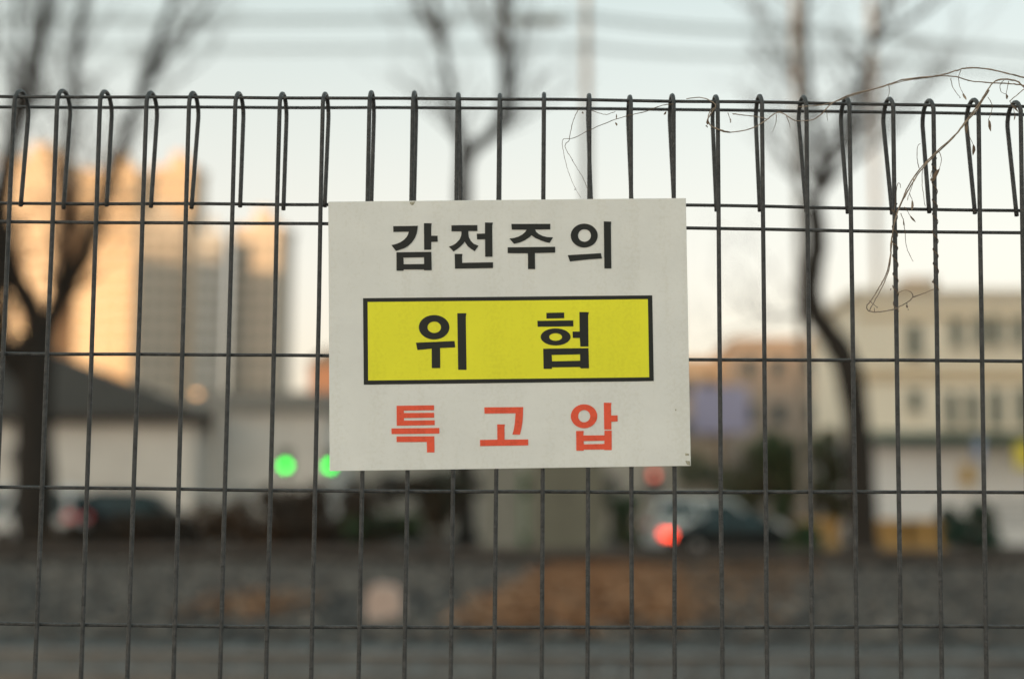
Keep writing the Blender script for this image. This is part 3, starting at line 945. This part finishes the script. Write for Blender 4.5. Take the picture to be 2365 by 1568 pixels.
def bush(name, label, px, py_top, y, rx, leaf_mats, n, seed, group=None, leaf=.09, z0=0.1, stems=14, ry=None):
    rnd = random.Random(seed)
    p = at(px, py_top, y)
    h = p.z - z0
    r = empty(name, (p.x, y, z0), label, 'shrub', group)
    st = MB()
    tips = []
    for k in range(stems):
        a = rnd.uniform(0, 6.28)
        q = Vector((0, 0, 0))
        d = Vector((math.cos(a) * rnd.uniform(.1, .8), math.sin(a) * rnd.uniform(.1, .8), 1)).normalized()
        pts = [q + Vector((rnd.uniform(-.2, .2) * rx, rnd.uniform(-.2, .2), -.05))]
        for i in range(6):
            d = (d + Vector((rnd.gauss(0, .15), rnd.gauss(0, .15), rnd.gauss(0, .08)))).normalized()
            pts.append(pts[-1] + d * h * .16)
        tips += pts[2:]
        st.tube(pts, [.035 - .004 * i for i in range(7)], 5, cap=False)
    st.build('stem', M_bark2, r, recalc=False)
    lf = MB()
    lumps = [(Vector((rnd.gauss(0, .45) * rx, rnd.gauss(0, .4) * (ry or rx), h * rnd.uniform(.25, .85))), rnd.uniform(.28, .5)) for _ in range(9)]
    for k in range(n):
        c, s = rnd.choice(lumps)
        v = Vector((rnd.gauss(0, 1), rnd.gauss(0, 1), rnd.gauss(0, 1))).normalized() * s * rnd.uniform(.5, 1.05) * min(rx, h)
        q = c + v
        q.z = min(max(q.z, .03), h)
        a1 = Vector((rnd.gauss(0, 1), rnd.gauss(0, 1), rnd.gauss(0, 1))).normalized()
        b1 = a1.orthogonal().normalized()
        L = leaf * rnd.uniform(.6, 1.4)
        lf.add([q - a1 * L, q + b1 * L * .45, q + a1 * L, q - b1 * L * .45], [(0, 1, 2, 3)], rnd.randrange(len(leaf_mats)))
    lf.build('foliage', leaf_mats, r, recalc=False)
    return r


LB1 = mat('dry_leaf_dark', (0.030, 0.020, 0.013), 0.85, var=0.3, scale=4)
LB2 = mat('dry_leaf_brown', (0.060, 0.038, 0.023), 0.85, var=0.3, scale=4)
LB3 = mat('dry_leaf_rust', (0.17, 0.095, 0.05), 0.85, var=0.3, scale=4)
LG1 = mat('leaf_green', (0.05, 0.11, 0.03), 0.7, var=0.35, scale=4)
LG2 = mat('leaf_dark_green', (0.018, 0.045, 0.026), 0.7, var=0.35, scale=4)
LG3 = mat('leaf_grey_green', (0.12, 0.14, 0.075), 0.8, var=0.3, scale=4)
gB = 'brown winter shrubs behind the low wall'
bush('shrub', 'low brown shrub in front of the dark car', 330, 1188, 38.6, 1.7, [LB1, LB2, LB1], 3000, 1, gB)
bush('shrub', 'rust-brown shrub between the dark car and the green signals', 560, 1150, 39.4, 1.2, [LB2, LB3, LB1], 2400, 2, gB)
bush('shrub', 'dark brown shrub under the free green signal', 672, 1112, 39.0, 1.0, [LB1, LB2], 2600, 3, gB)
bush('shrub', 'dark shrub under the half hidden green signal', 795, 1105, 39.0, 1.0, [LB1, LB2, LB1], 2600, 4, gB)
bush('shrub', 'low shrub with a green flush below the bottom edge of the sign', 880, 1190, 38.4, 1.0, [LB1, LG1, LB1, LG2], 2600, 5, gB, leaf=.08)
bush('shrub', 'tall brown-green shrub left of the pale cabinet', 1010, 1080, 39.0, .9, [LB1, LB2, LG2], 2600, 6, gB)
bush('shrub', 'low rusty shrub at the left edge before the trunk', 110, 1205, 38.0, 1.6, [LB1, LB2], 2600, 7, gB)
bush('shrub', 'lowest brown shrub between the two under the green signals', 730, 1188, 38.6, .8, [LB1, LB2], 2000, 17, gB)
gG = 'evergreen shrubs on the right'
bush('shrub', 'dark green shrub right of the olive cabinet', 1440, 1128, 39.4, .55, [LG2, LG2, LG1], 2600, 8, gG)
bush('shrub', 'bright green shrub at the front end of the dark sedan', 1858, 1205, 39.2, .45, [LG1, LG2], 1800, 9, gG)
bush('shrub', 'round dark green bush beside the slatted fence', 2240, 1150, 41.5, .85, [LG2], 4200, 10, gG)
bush('tall_shrub', 'tall grey-green shrub in front of the brown building', 1840, 990, 70, 1.6, [LG3, LG1, LG2], 3600, 12, gG, leaf=.16)
bush('tall_shrub', 'dark evergreen left of the crooked trunk', 1925, 965, 66, 1.5, [LG2, LG3, LB2], 3600, 13, gG, leaf=.16)
bush('tall_shrub', 'olive evergreen under the purple-blue board', 1690, 1010, 72, 2.0, [LG3, LB2, LG3], 3600, 14, gG, leaf=.16)

# ------------------------------------------------------------------ wire fence
M_wire = mat('fence_wire_paint', (0.050, 0.048, 0.048), 0.45, var=0.5, scale=140, bump=0.35, bscale=420, spec=0.5)
XT = [30.8, 130.1, 229.2, 336.7, 435.4, 542.2, 644.8, 744.6, 852.4, 953, 1056, 1152.9, 1256.4, 1361.6, 1457.2, 1556, 1658, 1760.6, 1862.7, 1962.8, 2063.7, 2156.6, 2260.7, 2358]
XB = [-27, 79.6, 186.5, 294, 400, 507.7, 614.5, 719, 828, 933.4, 1040.8, 1142, 1250.7, 1355.9, 1459.2, 1558.5, 1668.7, 1772, 1877, 1980, 2081, 2175, 2278, 2377]
RAILS = [
    ([(0, 223.7), (400, 225), (689, 226.8), (1182, 229.5), (1531, 233.9), (1810, 237.0), (1963, 241), (2160, 243.5), (2358, 246.5)], 0.0050),
    ([(0, 248), (400, 248.3), (765, 249.2), (1182, 250.5), (1531, 253), (1963, 258.7), (2160, 261.5), (2358, 265)], 0.0525),
    ([(0, 469.7), (400, 471), (765, 473), (1182, 472.5), (1600, 474.0), (1963, 481), (2358, 487)], 0.0345),
    ([(0, 512.5), (400, 515), (765, 517.3), (1182, 521), (1600, 527), (1963, 533.4), (2358, 538)], 0.0047),
    ([(0, 816), (400, 819), (765, 821.9), (1182, 826), (1600, 830), (2365, 834.3)], 0.0047),
    ([(0, 1124), (400, 1129), (820, 1133.6), (1182, 1135), (1531, 1136.4), (2365, 1136.5)], 0.0047),
    ([(0, 1439), (306, 1443), (612, 1447), (918, 1448.2), (1300, 1448.3), (1685, 1448), (2365, 1446.5)], 0.0047),
]
frnd = random.Random(5)
fence = empty('wire_fence', (0, D0, 0), 'dark grey welded wire fence with looped top edge', 'fence')
F0 = Vector((0, D0, 0))
x_lo, x_hi = -1.02, 1.02


def rail_z(i, px):
    tab, dep = RAILS[i]
    return at(px, interp(tab, px), D0 + dep).z


for i, (tab, dep) in enumerate(RAILS):
    pts = [at(px, py, D0 + dep) - F0 for px, py in tab]
    d0, d1 = (pts[0] - pts[1]), (pts[-1] - pts[-2])
    z_l, z_r = pts[0].z + 0.0, pts[-1].z
    pts = [Vector((x_lo, pts[0].y, z_l + .004))] + pts + [Vector((x_hi, pts[-1].y, z_r - .006))]
    P = smooth_path(pts, 6)
    P = [q + Vector((0, 0, 0.0005 * noise.noise(Vector((q.x * 9, i * 3.1, 0))))) for q in P]
    MB().tube(P, 0.00195, 8).build('horizontal_wire', M_wire, fence, smooth=True)
zb_ = at(1182, 1448, D0).z
for k in range(1, 8):           # lower wires below the picture
    zz = zb_ - 0.15 * k
    if zz > 0.04:
        MB().tube([(x_lo, .0047, zz), (x_hi, .0047, zz)], 0.00205, 8).build('horizontal_wire', M_wire, fence, smooth=True)


def upright(xt, zt, xb, zb, za, ztip, lean):
    """one upright: straight up, over the top in a loop, back down behind"""
    pts = []
    z0 = 0.03
    dx = (xt - xb) / (zt - zb)
    K = 16
    ph = frnd.uniform(0, 9)
    zs = [z0 + (za - 0.026 - z0) * k / K for k in range(K + 1)]
    for z in zs:
        w = 0.0006 * noise.noise(Vector((ph, z * 6, 0)))
        pts.append(Vector((xb + dx * (z - zb) + w, 0, z)))
    xa = xb + dx * (za - zb)
    dep = 0.047
    for k in range(1, 12):
        an = math.pi * k / 11
        pts.append(Vector((xa + lean * .0 * k, dep / 2 * (1 - math.cos(an)), za - .022 + .022 * math.sin(an))))
    n = 8
    for k in range(1, n + 1):
        t = k / n
        pts.append(Vector((xa + lean * t, dep - 0.0175 * t, (za - .022) + (ztip - za + .022) * t)))
    return pts


for i in range(24):
    a = at(XT[i], 290, D0); b = at(XB[i], 1568, D0)
    za = at(XT[i], interp(RAILS[0][0], XT[i]) - 9.5, D0 + .024).z
    ztip = at(XT[i], interp(RAILS[2][0], XT[i]) + 9, D0 + .03).z
    lean = 0.0016 + frnd.uniform(-.0022, .0022)
    P = upright(a.x, a.z, b.x, b.z, za + frnd.uniform(-.0014, .0014), ztip + frnd.uniform(-.002, .002), lean)
    MB().tube(P, 0.0025, 10).build('upright_wire', M_wire, fence, smooth=True)
za_l, zt_l = at(30, 214, D0 + .024).z, at(30, 479, D0 + .03).z
za_r, zt_r = at(2350, 237, D0 + .024).z, at(2350, 496, D0 + .03).z
xl0, xr0 = at(XT[0], 290, D0).x, at(XT[-1], 290, D0).x
for k in range(1, 9):
    for (xx, za_, zt_) in ((xl0 - .0505 * k, za_l, zt_l), (xr0 + .0495 * k, za_r, zt_r)):
        P = upright(xx, 1.9, xx, 1.2, za_, zt_, .001)
        MB().tube(P, 0.0026, 10).build('upright_wire', M_wire, fence, smooth=True)
for xx in (x_lo, x_hi):
    MB().box(xx - .03, xx + .03, .062, .122, -.1, za_l - .02).build('post', M_wire, fence, bevel=.004)

# ------------------------------------------------------------------ warning sign
YS = D0 - 0.0058                 # front face
YB = D0 - 0.0033


def z1(q, y=YS):                 # points read off the close view of the sign
    return at((950 + q[0] / 1.7425) / SPX, (560 + q[1] / 1.7425) / SPX, y)


S_corner = [(70, 85), (1950, 66), (1976, 1472), (77, 1500)]
cf = [z1(q) for q in S_corner]
S0 = (cf[2] + cf[3]) / 2
sign = empty('warning_sign', S0, 'white rectangular warning sign with yellow band hung on the fence', 'sign')
def weather(m, amt=0.05):
    n, l = m.node_tree.nodes, m.node_tree.links
    b = n['Principled BSDF']
    src = b.inputs['Base Color'].links[0].from_socket
    tcn = n.new('ShaderNodeTexCoord')
    mp = n.new('ShaderNodeMapping'); mp.inputs['Scale'].default_value = (55, 1, 3.5)
    n1 = n.new('ShaderNodeTexNoise'); n1.inputs['Scale'].default_value = 1.0; n1.inputs['Detail'].default_value = 6
    n2 = n.new('ShaderNodeTexNoise'); n2.inputs['Scale'].default_value = 260.0; n2.inputs['Detail'].default_value = 2
    ad = n.new('ShaderNodeMath'); ad.operation = 'ADD'
    rp = n.new('ShaderNodeValToRGB')
    rp.color_ramp.elements[0].position = 0.75; rp.color_ramp.elements[1].position = 1.25 - 0.25
    rp.color_ramp.elements[0].color = (1 - amt * 1.6, 1 - amt * 1.8, 1 - amt * 2.4, 1)
    rp.color_ramp.elements[1].color = (1, 1, 1, 1)
    mx = n.new('ShaderNodeMixRGB'); mx.blend_type = 'MULTIPLY'; mx.inputs[0].default_value = 1
    l.new(tcn.outputs['Object'], mp.inputs[0]); l.new(mp.outputs[0], n1.inputs['Vector']); l.new(tcn.outputs['Object'], n2.inputs['Vector'])
    l.new(n1.outputs['Fac'], ad.inputs[0]); l.new(n2.outputs['Fac'], ad.inputs[1]); l.new(ad.outputs[0], rp.inputs[0])
    l.new(src, mx.inputs[1]); l.new(rp.outputs[0], mx.inputs[2]); l.new(mx.outputs[0], b.inputs['Base Color'])


M_panel = mat('sign_white', (0.80, 0.79, 0.765), 0.5, var=0.05, scale=14, bump=0.05, bscale=90, spec=0.35)
M_ink = mat('sign_black', (0.012, 0.014, 0.013), 0.5, var=0.1, scale=60, spec=0.35)
M_yel = mat('sign_yellow', (0.90, 0.85, 0.03), 0.5, var=0.04, scale=14, spec=0.35)
M_rdd = mat('sign_red', (0.87, 0.105, 0.05), 0.5, var=0.06, scale=30, spec=0.35)


weather(M_panel, 0.03)
weather(M_yel, 0.03)
weather(M_rdd, 0.08)
weather(M_ink, 0.1)


def subdiv(poly, n=8):
    out = []
    for a, b in zip(poly, poly[1:] + poly[:1]):
        for k in range(n):
            out.append(a.lerp(b, k / n))
    return out


pf = [p - S0 for p in cf]
pb = [Vector((p.x, YB - YS, p.z)) for p in pf]
MB().add(pf + pb, [(3, 2, 1, 0), (4, 5, 6, 7), (0, 1, 5, 4), (1, 2, 6, 5), (2, 3, 7, 6), (3, 0, 4, 7)]).build('panel', M_panel, sign, bevel=0.0004)


def decal(name, loops_list, m, conv, off, parent=sign, thick=0.00012):
    """flat print: each entry of loops_list is [outer, hole, ...]"""
    mb = MB()
    for loops in loops_list:
        L3 = [[conv(q) - S0 for q in lp] for lp in loops]
        L3 = [[Vector((p.x, -off, p.z)) for p in lp] for lp in L3]
        flat = [p for lp in L3 for p in lp]
        tris = tessellate_polygon([[Vector((p.x, p.z, 0)) for p in lp] for lp in L3])
        fs = []
        for t in tris:
            nrm = (flat[t[1]] - flat[t[0]]).cross(flat[t[2]] - flat[t[0]])
            fs.append(tuple(t) if nrm.y < 0 else tuple(reversed(t)))
        mb.add(flat, fs)
    return mb.build(name, m, parent, recalc=False)


outer = [(253, 592), (1773, 577), (1781, 1027), (257, 1046)]
inner = [(277, 612), (1750, 597), (1757, 1007), (280, 1024)]
decal('yellow_band', [[inner]], M_yel, z1, 0.0003)
decal('band_border', [[outer, inner]], M_ink, z1, 0.0004)


def ell(cx, cy, rx, ry, n=40):
    return [(cx + rx * math.cos(2 * math.pi * k / n), cy + ry * math.sin(2 * math.pi * k / n)) for k in range(n)]


def cr(ox, oy, s):
    return lambda q: at((ox + q[0] / s) / SPX, (oy + q[1] / s) / SPX, YS)


A_, B_ = cr(1160, 640, 6.757), cr(1510, 640, 6.757)
C_, D_ = cr(1230, 920, 7.467), cr(1600, 920, 7.467)
E_, F_, G_ = cr(1160, 1190, 7.84), cr(1420, 1190, 7.84), cr(1690, 1190, 7.84)
GLYPHS = [
    (A_, M_ink, [[[(178, 290), (680, 283), (672, 350), (655, 440), (620, 530), (560, 620), (480, 695), (390, 745), (235, 795), (140, 675), (230, 655), (320, 620), (400, 565), (450, 510), (480, 455), (495, 402), (180, 408)]],
                 [[(803, 230), (962, 230), (952, 300), (952, 485), (1082, 485), (1085, 605), (952, 610), (952, 768), (808, 770)]],
                 [[(243, 822), (955, 812), (962, 1185), (810, 1188), (800, 1170), (395, 1170), (385, 1195), (245, 1195)], [(385, 930), (805, 922), (808, 1060), (392, 1065)]]]),
    (A_, M_ink, [[[(1362, 272), (1893, 268), (1893, 388), (1710, 388), (1708, 440), (1722, 520), (1760, 590), (1820, 650), (1915, 688), (1838, 800), (1760, 750), (1690, 690), (1650, 630), (1635, 605), (1610, 640), (1540, 710), (1470, 765), (1405, 805), (1310, 705), (1390, 680), (1460, 635), (1530, 560), (1560, 490), (1568, 440), (1565, 395), (1366, 395)]],
                 [[(2047, 215), (2210, 218), (2195, 280), (2200, 910), (2050, 912), (2050, 555), (1885, 560), (1880, 443), (2047, 440)]],
                 [[(1432, 855), (1590, 855), (1580, 920), (1583, 1035), (2212, 1025), (2210, 1142), (1436, 1155)]]]),
    (B_, M_ink, [[[(220, 245), (1015, 243), (1012, 355), (705, 358), (725, 405), (780, 450), (860, 490), (950, 512), (1070, 518), (1000, 630), (920, 615), (820, 580), (720, 535), (660, 500), (630, 475), (590, 515), (500, 575), (400, 620), (275, 650), (180, 542), (280, 530), (370, 500), (450, 455), (505, 405), (528, 362), (228, 362)]],
                 [[(143, 720), (1113, 710), (1113, 828), (700, 838), (705, 1165), (560, 1165), (557, 842), (145, 840)]]]),
    (B_, M_ink, [[ell(1705, 482, 275, 243), ell(1710, 480, 132, 127)],
                 [[(2103, 192), (2255, 198), (2248, 280), (2258, 1150), (2115, 1150)]],
                 [[(1367, 880), (2045, 840), (2068, 948), (1800, 965), (1415, 1008)]]]),
    (C_, M_ink, [[ell(595, 503, 345, 275), ell(598, 503, 152, 128)],
                 [[(183, 850), (1053, 812), (1070, 955), (730, 970), (733, 1420), (543, 1422), (540, 985), (220, 1015)]],
                 [[(1117, 187), (1320, 187), (1308, 280), (1325, 1460), (1135, 1460)]]]),
    (D_, M_ink, [[[(358, 178), (760, 172), (762, 300), (362, 308)]], [[(157, 358), (965, 348), (968, 482), (163, 492)]],
                 [ell(568, 720, 337, 192), ell(568, 722, 145, 85)],
                 [[(1103, 160), (1318, 162), (1300, 240), (1308, 935), (1125, 938), (1112, 745), (955, 745), (950, 600), (1110, 598)]],
                 [[(288, 985), (1308, 972), (1320, 1425), (1140, 1428), (1115, 1398), (490, 1405), (482, 1438), (297, 1438)], [(480, 1125), (1118, 1112), (1122, 1255), (488, 1268)]]]),
    (E_, M_rdd, [[[(285, 265), (1170, 253), (1172, 368), (458, 378), (458, 435), (1172, 430), (1175, 545), (460, 555), (460, 615), (1188, 608), (1188, 720), (290, 735)]],
                 [[(163, 800), (1297, 788), (1298, 920), (168, 932)]],
                 [[(285, 990), (1178, 985), (1182, 1365), (1005, 1365), (1000, 1118), (285, 1122)]]]),
    (F_, M_rdd, [[[(322, 302), (1240, 295), (1235, 480), (1225, 640), (1200, 800), (1162, 948), (985, 942), (1020, 820), (1045, 660), (1060, 440), (325, 448)]],
                 [[(625, 705), (808, 705), (798, 780), (800, 1065), (1358, 1058), (1360, 1198), (222, 1215), (220, 1072), (630, 1065)]]]),
    (G_, M_rdd, [[ell(563, 512, 313, 282), ell(565, 510, 142, 145)],
                 [[(1030, 192), (1213, 195), (1200, 260), (1205, 495), (1355, 490), (1358, 632), (1208, 640), (1210, 825), (1040, 825)]],
                 [[(375, 858), (555, 858), (548, 965), (1045, 962), (1045, 852), (1215, 850), (1218, 1310), (1050, 1310), (1035, 1295), (560, 1300), (550, 1325), (380, 1325)], [(553, 1098), (1042, 1088), (1045, 1165), (558, 1175)]]]),
]
for conv, m, loops in GLYPHS:
    decal('lettering', loops, m, conv, 0.0006)
M_scuff = mat('sign_scuff', (0.40, 0.37, 0.28), 0.8, var=0.4, scale=400)
for poly in ([(498, 87), (528, 86), (518, 102), (510, 105), (500, 97)], [(1945, 1406), (1966, 1408), (1966, 1417), (1948, 1419)],
             [(1946, 1445), (1971, 1447), (1972, 1469), (1958, 1466), (1952, 1458)], [(1892, 1175), (1899, 1174), (1900, 1182), (1894, 1183)]):
    decal('scuff_mark', [[poly]], M_scuff, z1, 0.0003)

# ------------------------------------------------------------------ dead vine on the fence
M_vine = mat('dry_vine', (0.29, 0.225, 0.175), 0.85, var=0.35, scale=80, spec=0.2)
M_vine2 = mat('dry_vine_dark', (0.17, 0.12, 0.085), 0.85, var=0.4, scale=80, spec=0.2)
VO = at(2000, 300, D0 - .008)
vine = empty('dead_vine', VO, 'dry brown dead vine trailing over the top right of the fence', 'vine')
vr = random.Random(9)


def r3(q, dep=-0.006):
    return at(1531.2 + q[0] * .4004, 137.8 + q[1] * .4004, D0 + dep) - VO


def r7(q, dep=-0.005):
    return at(689 + q[0] * .4209, 153.1 + q[1] * .4209, D0 + dep) - VO


def strand(pts, conv, r0, r1, name='stem', m=None, dep=-0.006, wob=0.004):
    P = smooth_path([conv(q, dep + wob * math.sin(i * 1.7 + pts[0][0])) for i, q in enumerate(pts)], 6)
    n = len(P)
    P = [p + Vector((vr.gauss(0, .00015), 0, vr.gauss(0, .00015))) for p in P]
    MB().tube(P, [(r0 + (r1 - r0) * i / (n - 1)) * vr.uniform(.85, 1.15) for i in range(n)], 6).build(name, m or M_vine, vine, smooth=True)
    return P


strand([(2500, 250), (2300, 170), (2082, 105), (2000, 85), (1900, 60), (1780, 48), (1700, 62), (1600, 92), (1480, 105), (1380, 118), (1300, 145), (1200, 175), (1090, 200), (1010, 235), (960, 265), (920, 310), (870, 345), (800, 355), (750, 348), (690, 310), (650, 310), (600, 345), (520, 395), (400, 420), (330, 410), (270, 375), (262, 320), (290, 280)], r3, .0009, .0005)
strand([(2400, 260), (2240, 180), (2082, 150), (2000, 140), (1900, 135), (1780, 125), (1690, 100), (1600, 95), (1500, 108), (1380, 126), (1290, 152), (1180, 182), (1080, 212), (1000, 242), (900, 265), (780, 272)], r3, .0008, .0005)
strand([(2300, 330), (2180, 220), (2082, 160), (2040, 125), (1960, 115), (1910, 130), (1870, 180), (1820, 260), (1750, 350), (1680, 440), (1590, 520), (1520, 590), (1460, 660), (1410, 740), (1380, 810), (1350, 880), (1330, 960), (1315, 1060), (1310, 1140), (1290, 1230), (1250, 1310), (1200, 1390), (1175, 1420), (1190, 1450), (1250, 1455), (1330, 1440), (1400, 1405), (1440, 1370), (1430, 1340), (1390, 1330), (1345, 1352)], r3, .00095, .0005, dep=-.007, wob=.003)
strand([(1880, 175), (1810, 290), (1740, 372), (1660, 465), (1560, 560), (1480, 650), (1420, 745), (1372, 835), (1345, 905), (1325, 1000), (1316, 1100), (1306, 1200), (1270, 1300), (1220, 1392), (1192, 1445)], r3, .0009, .0005, dep=-.009, wob=.002)
strand([(1440, 1370), (1500, 1350), (1565, 1322)], r3, .0006, .0005, dep=-.005)
strand([(2300, 60), (2200, 110), (2130, 140), (2082, 172), (2030, 215), (2000, 240)], r3, .0008, .0005)
strand([(400, 312), (470, 322), (540, 330), (600, 345)], r3, .0006, .0005)
strand([(2365, 362), (2320, 352), (2270, 330), (2245, 300), (2265, 260), (2290, 215), (2250, 185), (2200, 172), (2130, 180)], r7, .0008, .0005, m=M_vine)
strand([(1545, 225), (1520, 270), (1500, 330), (1488, 390), (1485, 410), (1465, 430), (1470, 460), (1495, 500), (1520, 545), (1560, 610), (1585, 670)], r7, .00045, .00025, m=M_vine2)
strand([(2060, 210), (2000, 215), (1900, 250), (1800, 275), (1720, 300), (1600, 350), (1510, 395), (1480, 398), (1452, 403), (1450, 440), (1465, 520), (1485, 590), (1515, 660), (1550, 722)], r7, .0005, .00018, m=M_vine2)
strand([(1610, 243), (1650, 258), (1690, 266), (1740, 250)], r7, .0004, .0003, m=M_vine2)
# coils round two uprights
for wi, zpx0, zpx1, turns, rr in ((20, 470, 720, 7, .0030), (21, 365, 670, 8, .0030)):
    pts = []
    N = turns * 12
    for k in range(N + 1):
        t = k / N
        py = zpx0 + (zpx1 - zpx0) * t
        px = XT[wi] + (XB[wi] - XT[wi]) * (py - 290) / (1568 - 290)
        c = at(px, py, D0)
        an = 2 * math.pi * turns * t + .6 * math.sin(t * 17)
        pts.append(c + Vector((math.cos(an) * rr, math.sin(an) * rr, 0)) - VO)
    MB().tube(pts, .0005, 5).build('tendril', M_vine2, vine, smooth=True)


def pod(p, L, m, ang=None):
    """small shrivelled leaf or seed husk: a folded, tapered blade"""
    a = Vector((vr.gauss(0, .35), vr.gauss(0, .3), -1)).normalized()
    b = a.cross(Vector((vr.gauss(0, .3), 1, 0))).normalized()
    c = a.cross(b)
    w = L * (vr.uniform(.22, .40) if L < .006 else vr.uniform(.09, .15))
    ring = []
    for t, k in ((0, .12), (.25, .8), (.55, 1.0), (.8, .6), (1, .08)):
        o = p + a * L * t + b * w * .25 * math.sin(t * 5 + L * 900)
        ring.append([o + b * w * k, o + c * w * .35 * k, o - b * w * k * .8, o - c * w * .25 * k])
    vs = [q for rg in ring for q in rg]
    fs = [(i * 4 + k, i * 4 + (k + 1) % 4, (i + 1) * 4 + (k + 1) % 4, (i + 1) * 4 + k) for i in range(4) for k in range(4)] + [(3, 2, 1, 0), (16, 17, 18, 19)]
    MB().add(vs, fs).build('dry_leaf', m, vine)


TWIGS = [[(655, 318), (650, 370), (636, 408)], [(375, 308), (382, 330), (388, 345)], [(712, 328), (725, 360), (733, 388)], [(945, 298), (946, 330), (949, 348)],
         [(1660, 108), (1668, 150), (1690, 190), (1713, 218)], [(1720, 62), (1706, 100), (1710, 150), (1730, 195)], [(1302, 148), (1306, 180), (1298, 220)],
         [(1875, 218), (1897, 260), (1895, 300), (1876, 348)], [(1748, 352), (1752, 390), (1762, 430), (1790, 490)],
         [(1478, 630), (1465, 560), (1470, 500), (1484, 485)], [(1590, 528), (1606, 570), (1595, 630)], [(1498, 620), (1494, 700), (1502, 780), (1512, 850)],
         [(1445, 690), (1440, 720), (1415, 790)], [(1420, 770), (1438, 810)], [(1392, 850), (1408, 870), (1425, 900)], [(1372, 888), (1388, 930), (1396, 990), (1406, 1085), (1440, 1160)],
         [(1405, 1402), (1410, 1425)], [(1190, 1390), (1210, 1408), (1236, 1428)], [(1220, 1455), (1218, 1430)], [(1965, 120), (1945, 150), (1950, 185), (1975, 200)], [(1995, 125), (1985, 170), (1980, 200)],
         [(1335, 880), (1350, 730), (1365, 715), (1370, 740)], [(1552, 640), (1545, 670), (1556, 700)], [(2000, 240), (2020, 280), (2030, 320)]]
PODS = [(636, 408, 9), (388, 342, 12), (392, 356, 9), (733, 386, 8), (949, 346, 7), (1713, 216, 8), (1730, 193, 44), (1876, 346, 62), (1745, 362, 60), (1790, 488, 56),
        (1595, 628, 70), (1414, 786, 26), (1438, 808, 54), (1424, 898, 44), (1386, 928, 26), (1440, 1158, 7), (1408, 1415, 16), (1413, 1438, 8), (1550, 685, 14),
        (1976, 198, 34), (1982, 200, 24), (1325, 1300, 14), (1318, 1320, 12), (1330, 1062, 12), (1318, 1105, 10), (1552, 1275, 12), (255, 345, 14), (262, 360, 12), (250, 378, 8), (2018, 262, 44), (2030, 318, 28), (1236, 1426, 6), (1218, 1440, 6)]
for tw in TWIGS:
    strand(tw, r3, .00042, .00028, name='twig', m=M_vine2, dep=-.008, wob=.002)
for x, y, L in PODS:
    pod(r3((x, y), -.008), L * .4004 * .000483 * 1.25, M_vine2 if vr.random() < .7 else M_vine)
for x, y, L in ((1745, 262, 26), (1742, 308, 18), (1558, 250, 12), (2020, 250, 20), (2245, 300, 18), (2240, 325, 12), (1503, 512, 8), (1517, 672, 8)):
    pod(r7((x, y), -.007), L * .4209 * .000483 * 1.25, M_vine2)
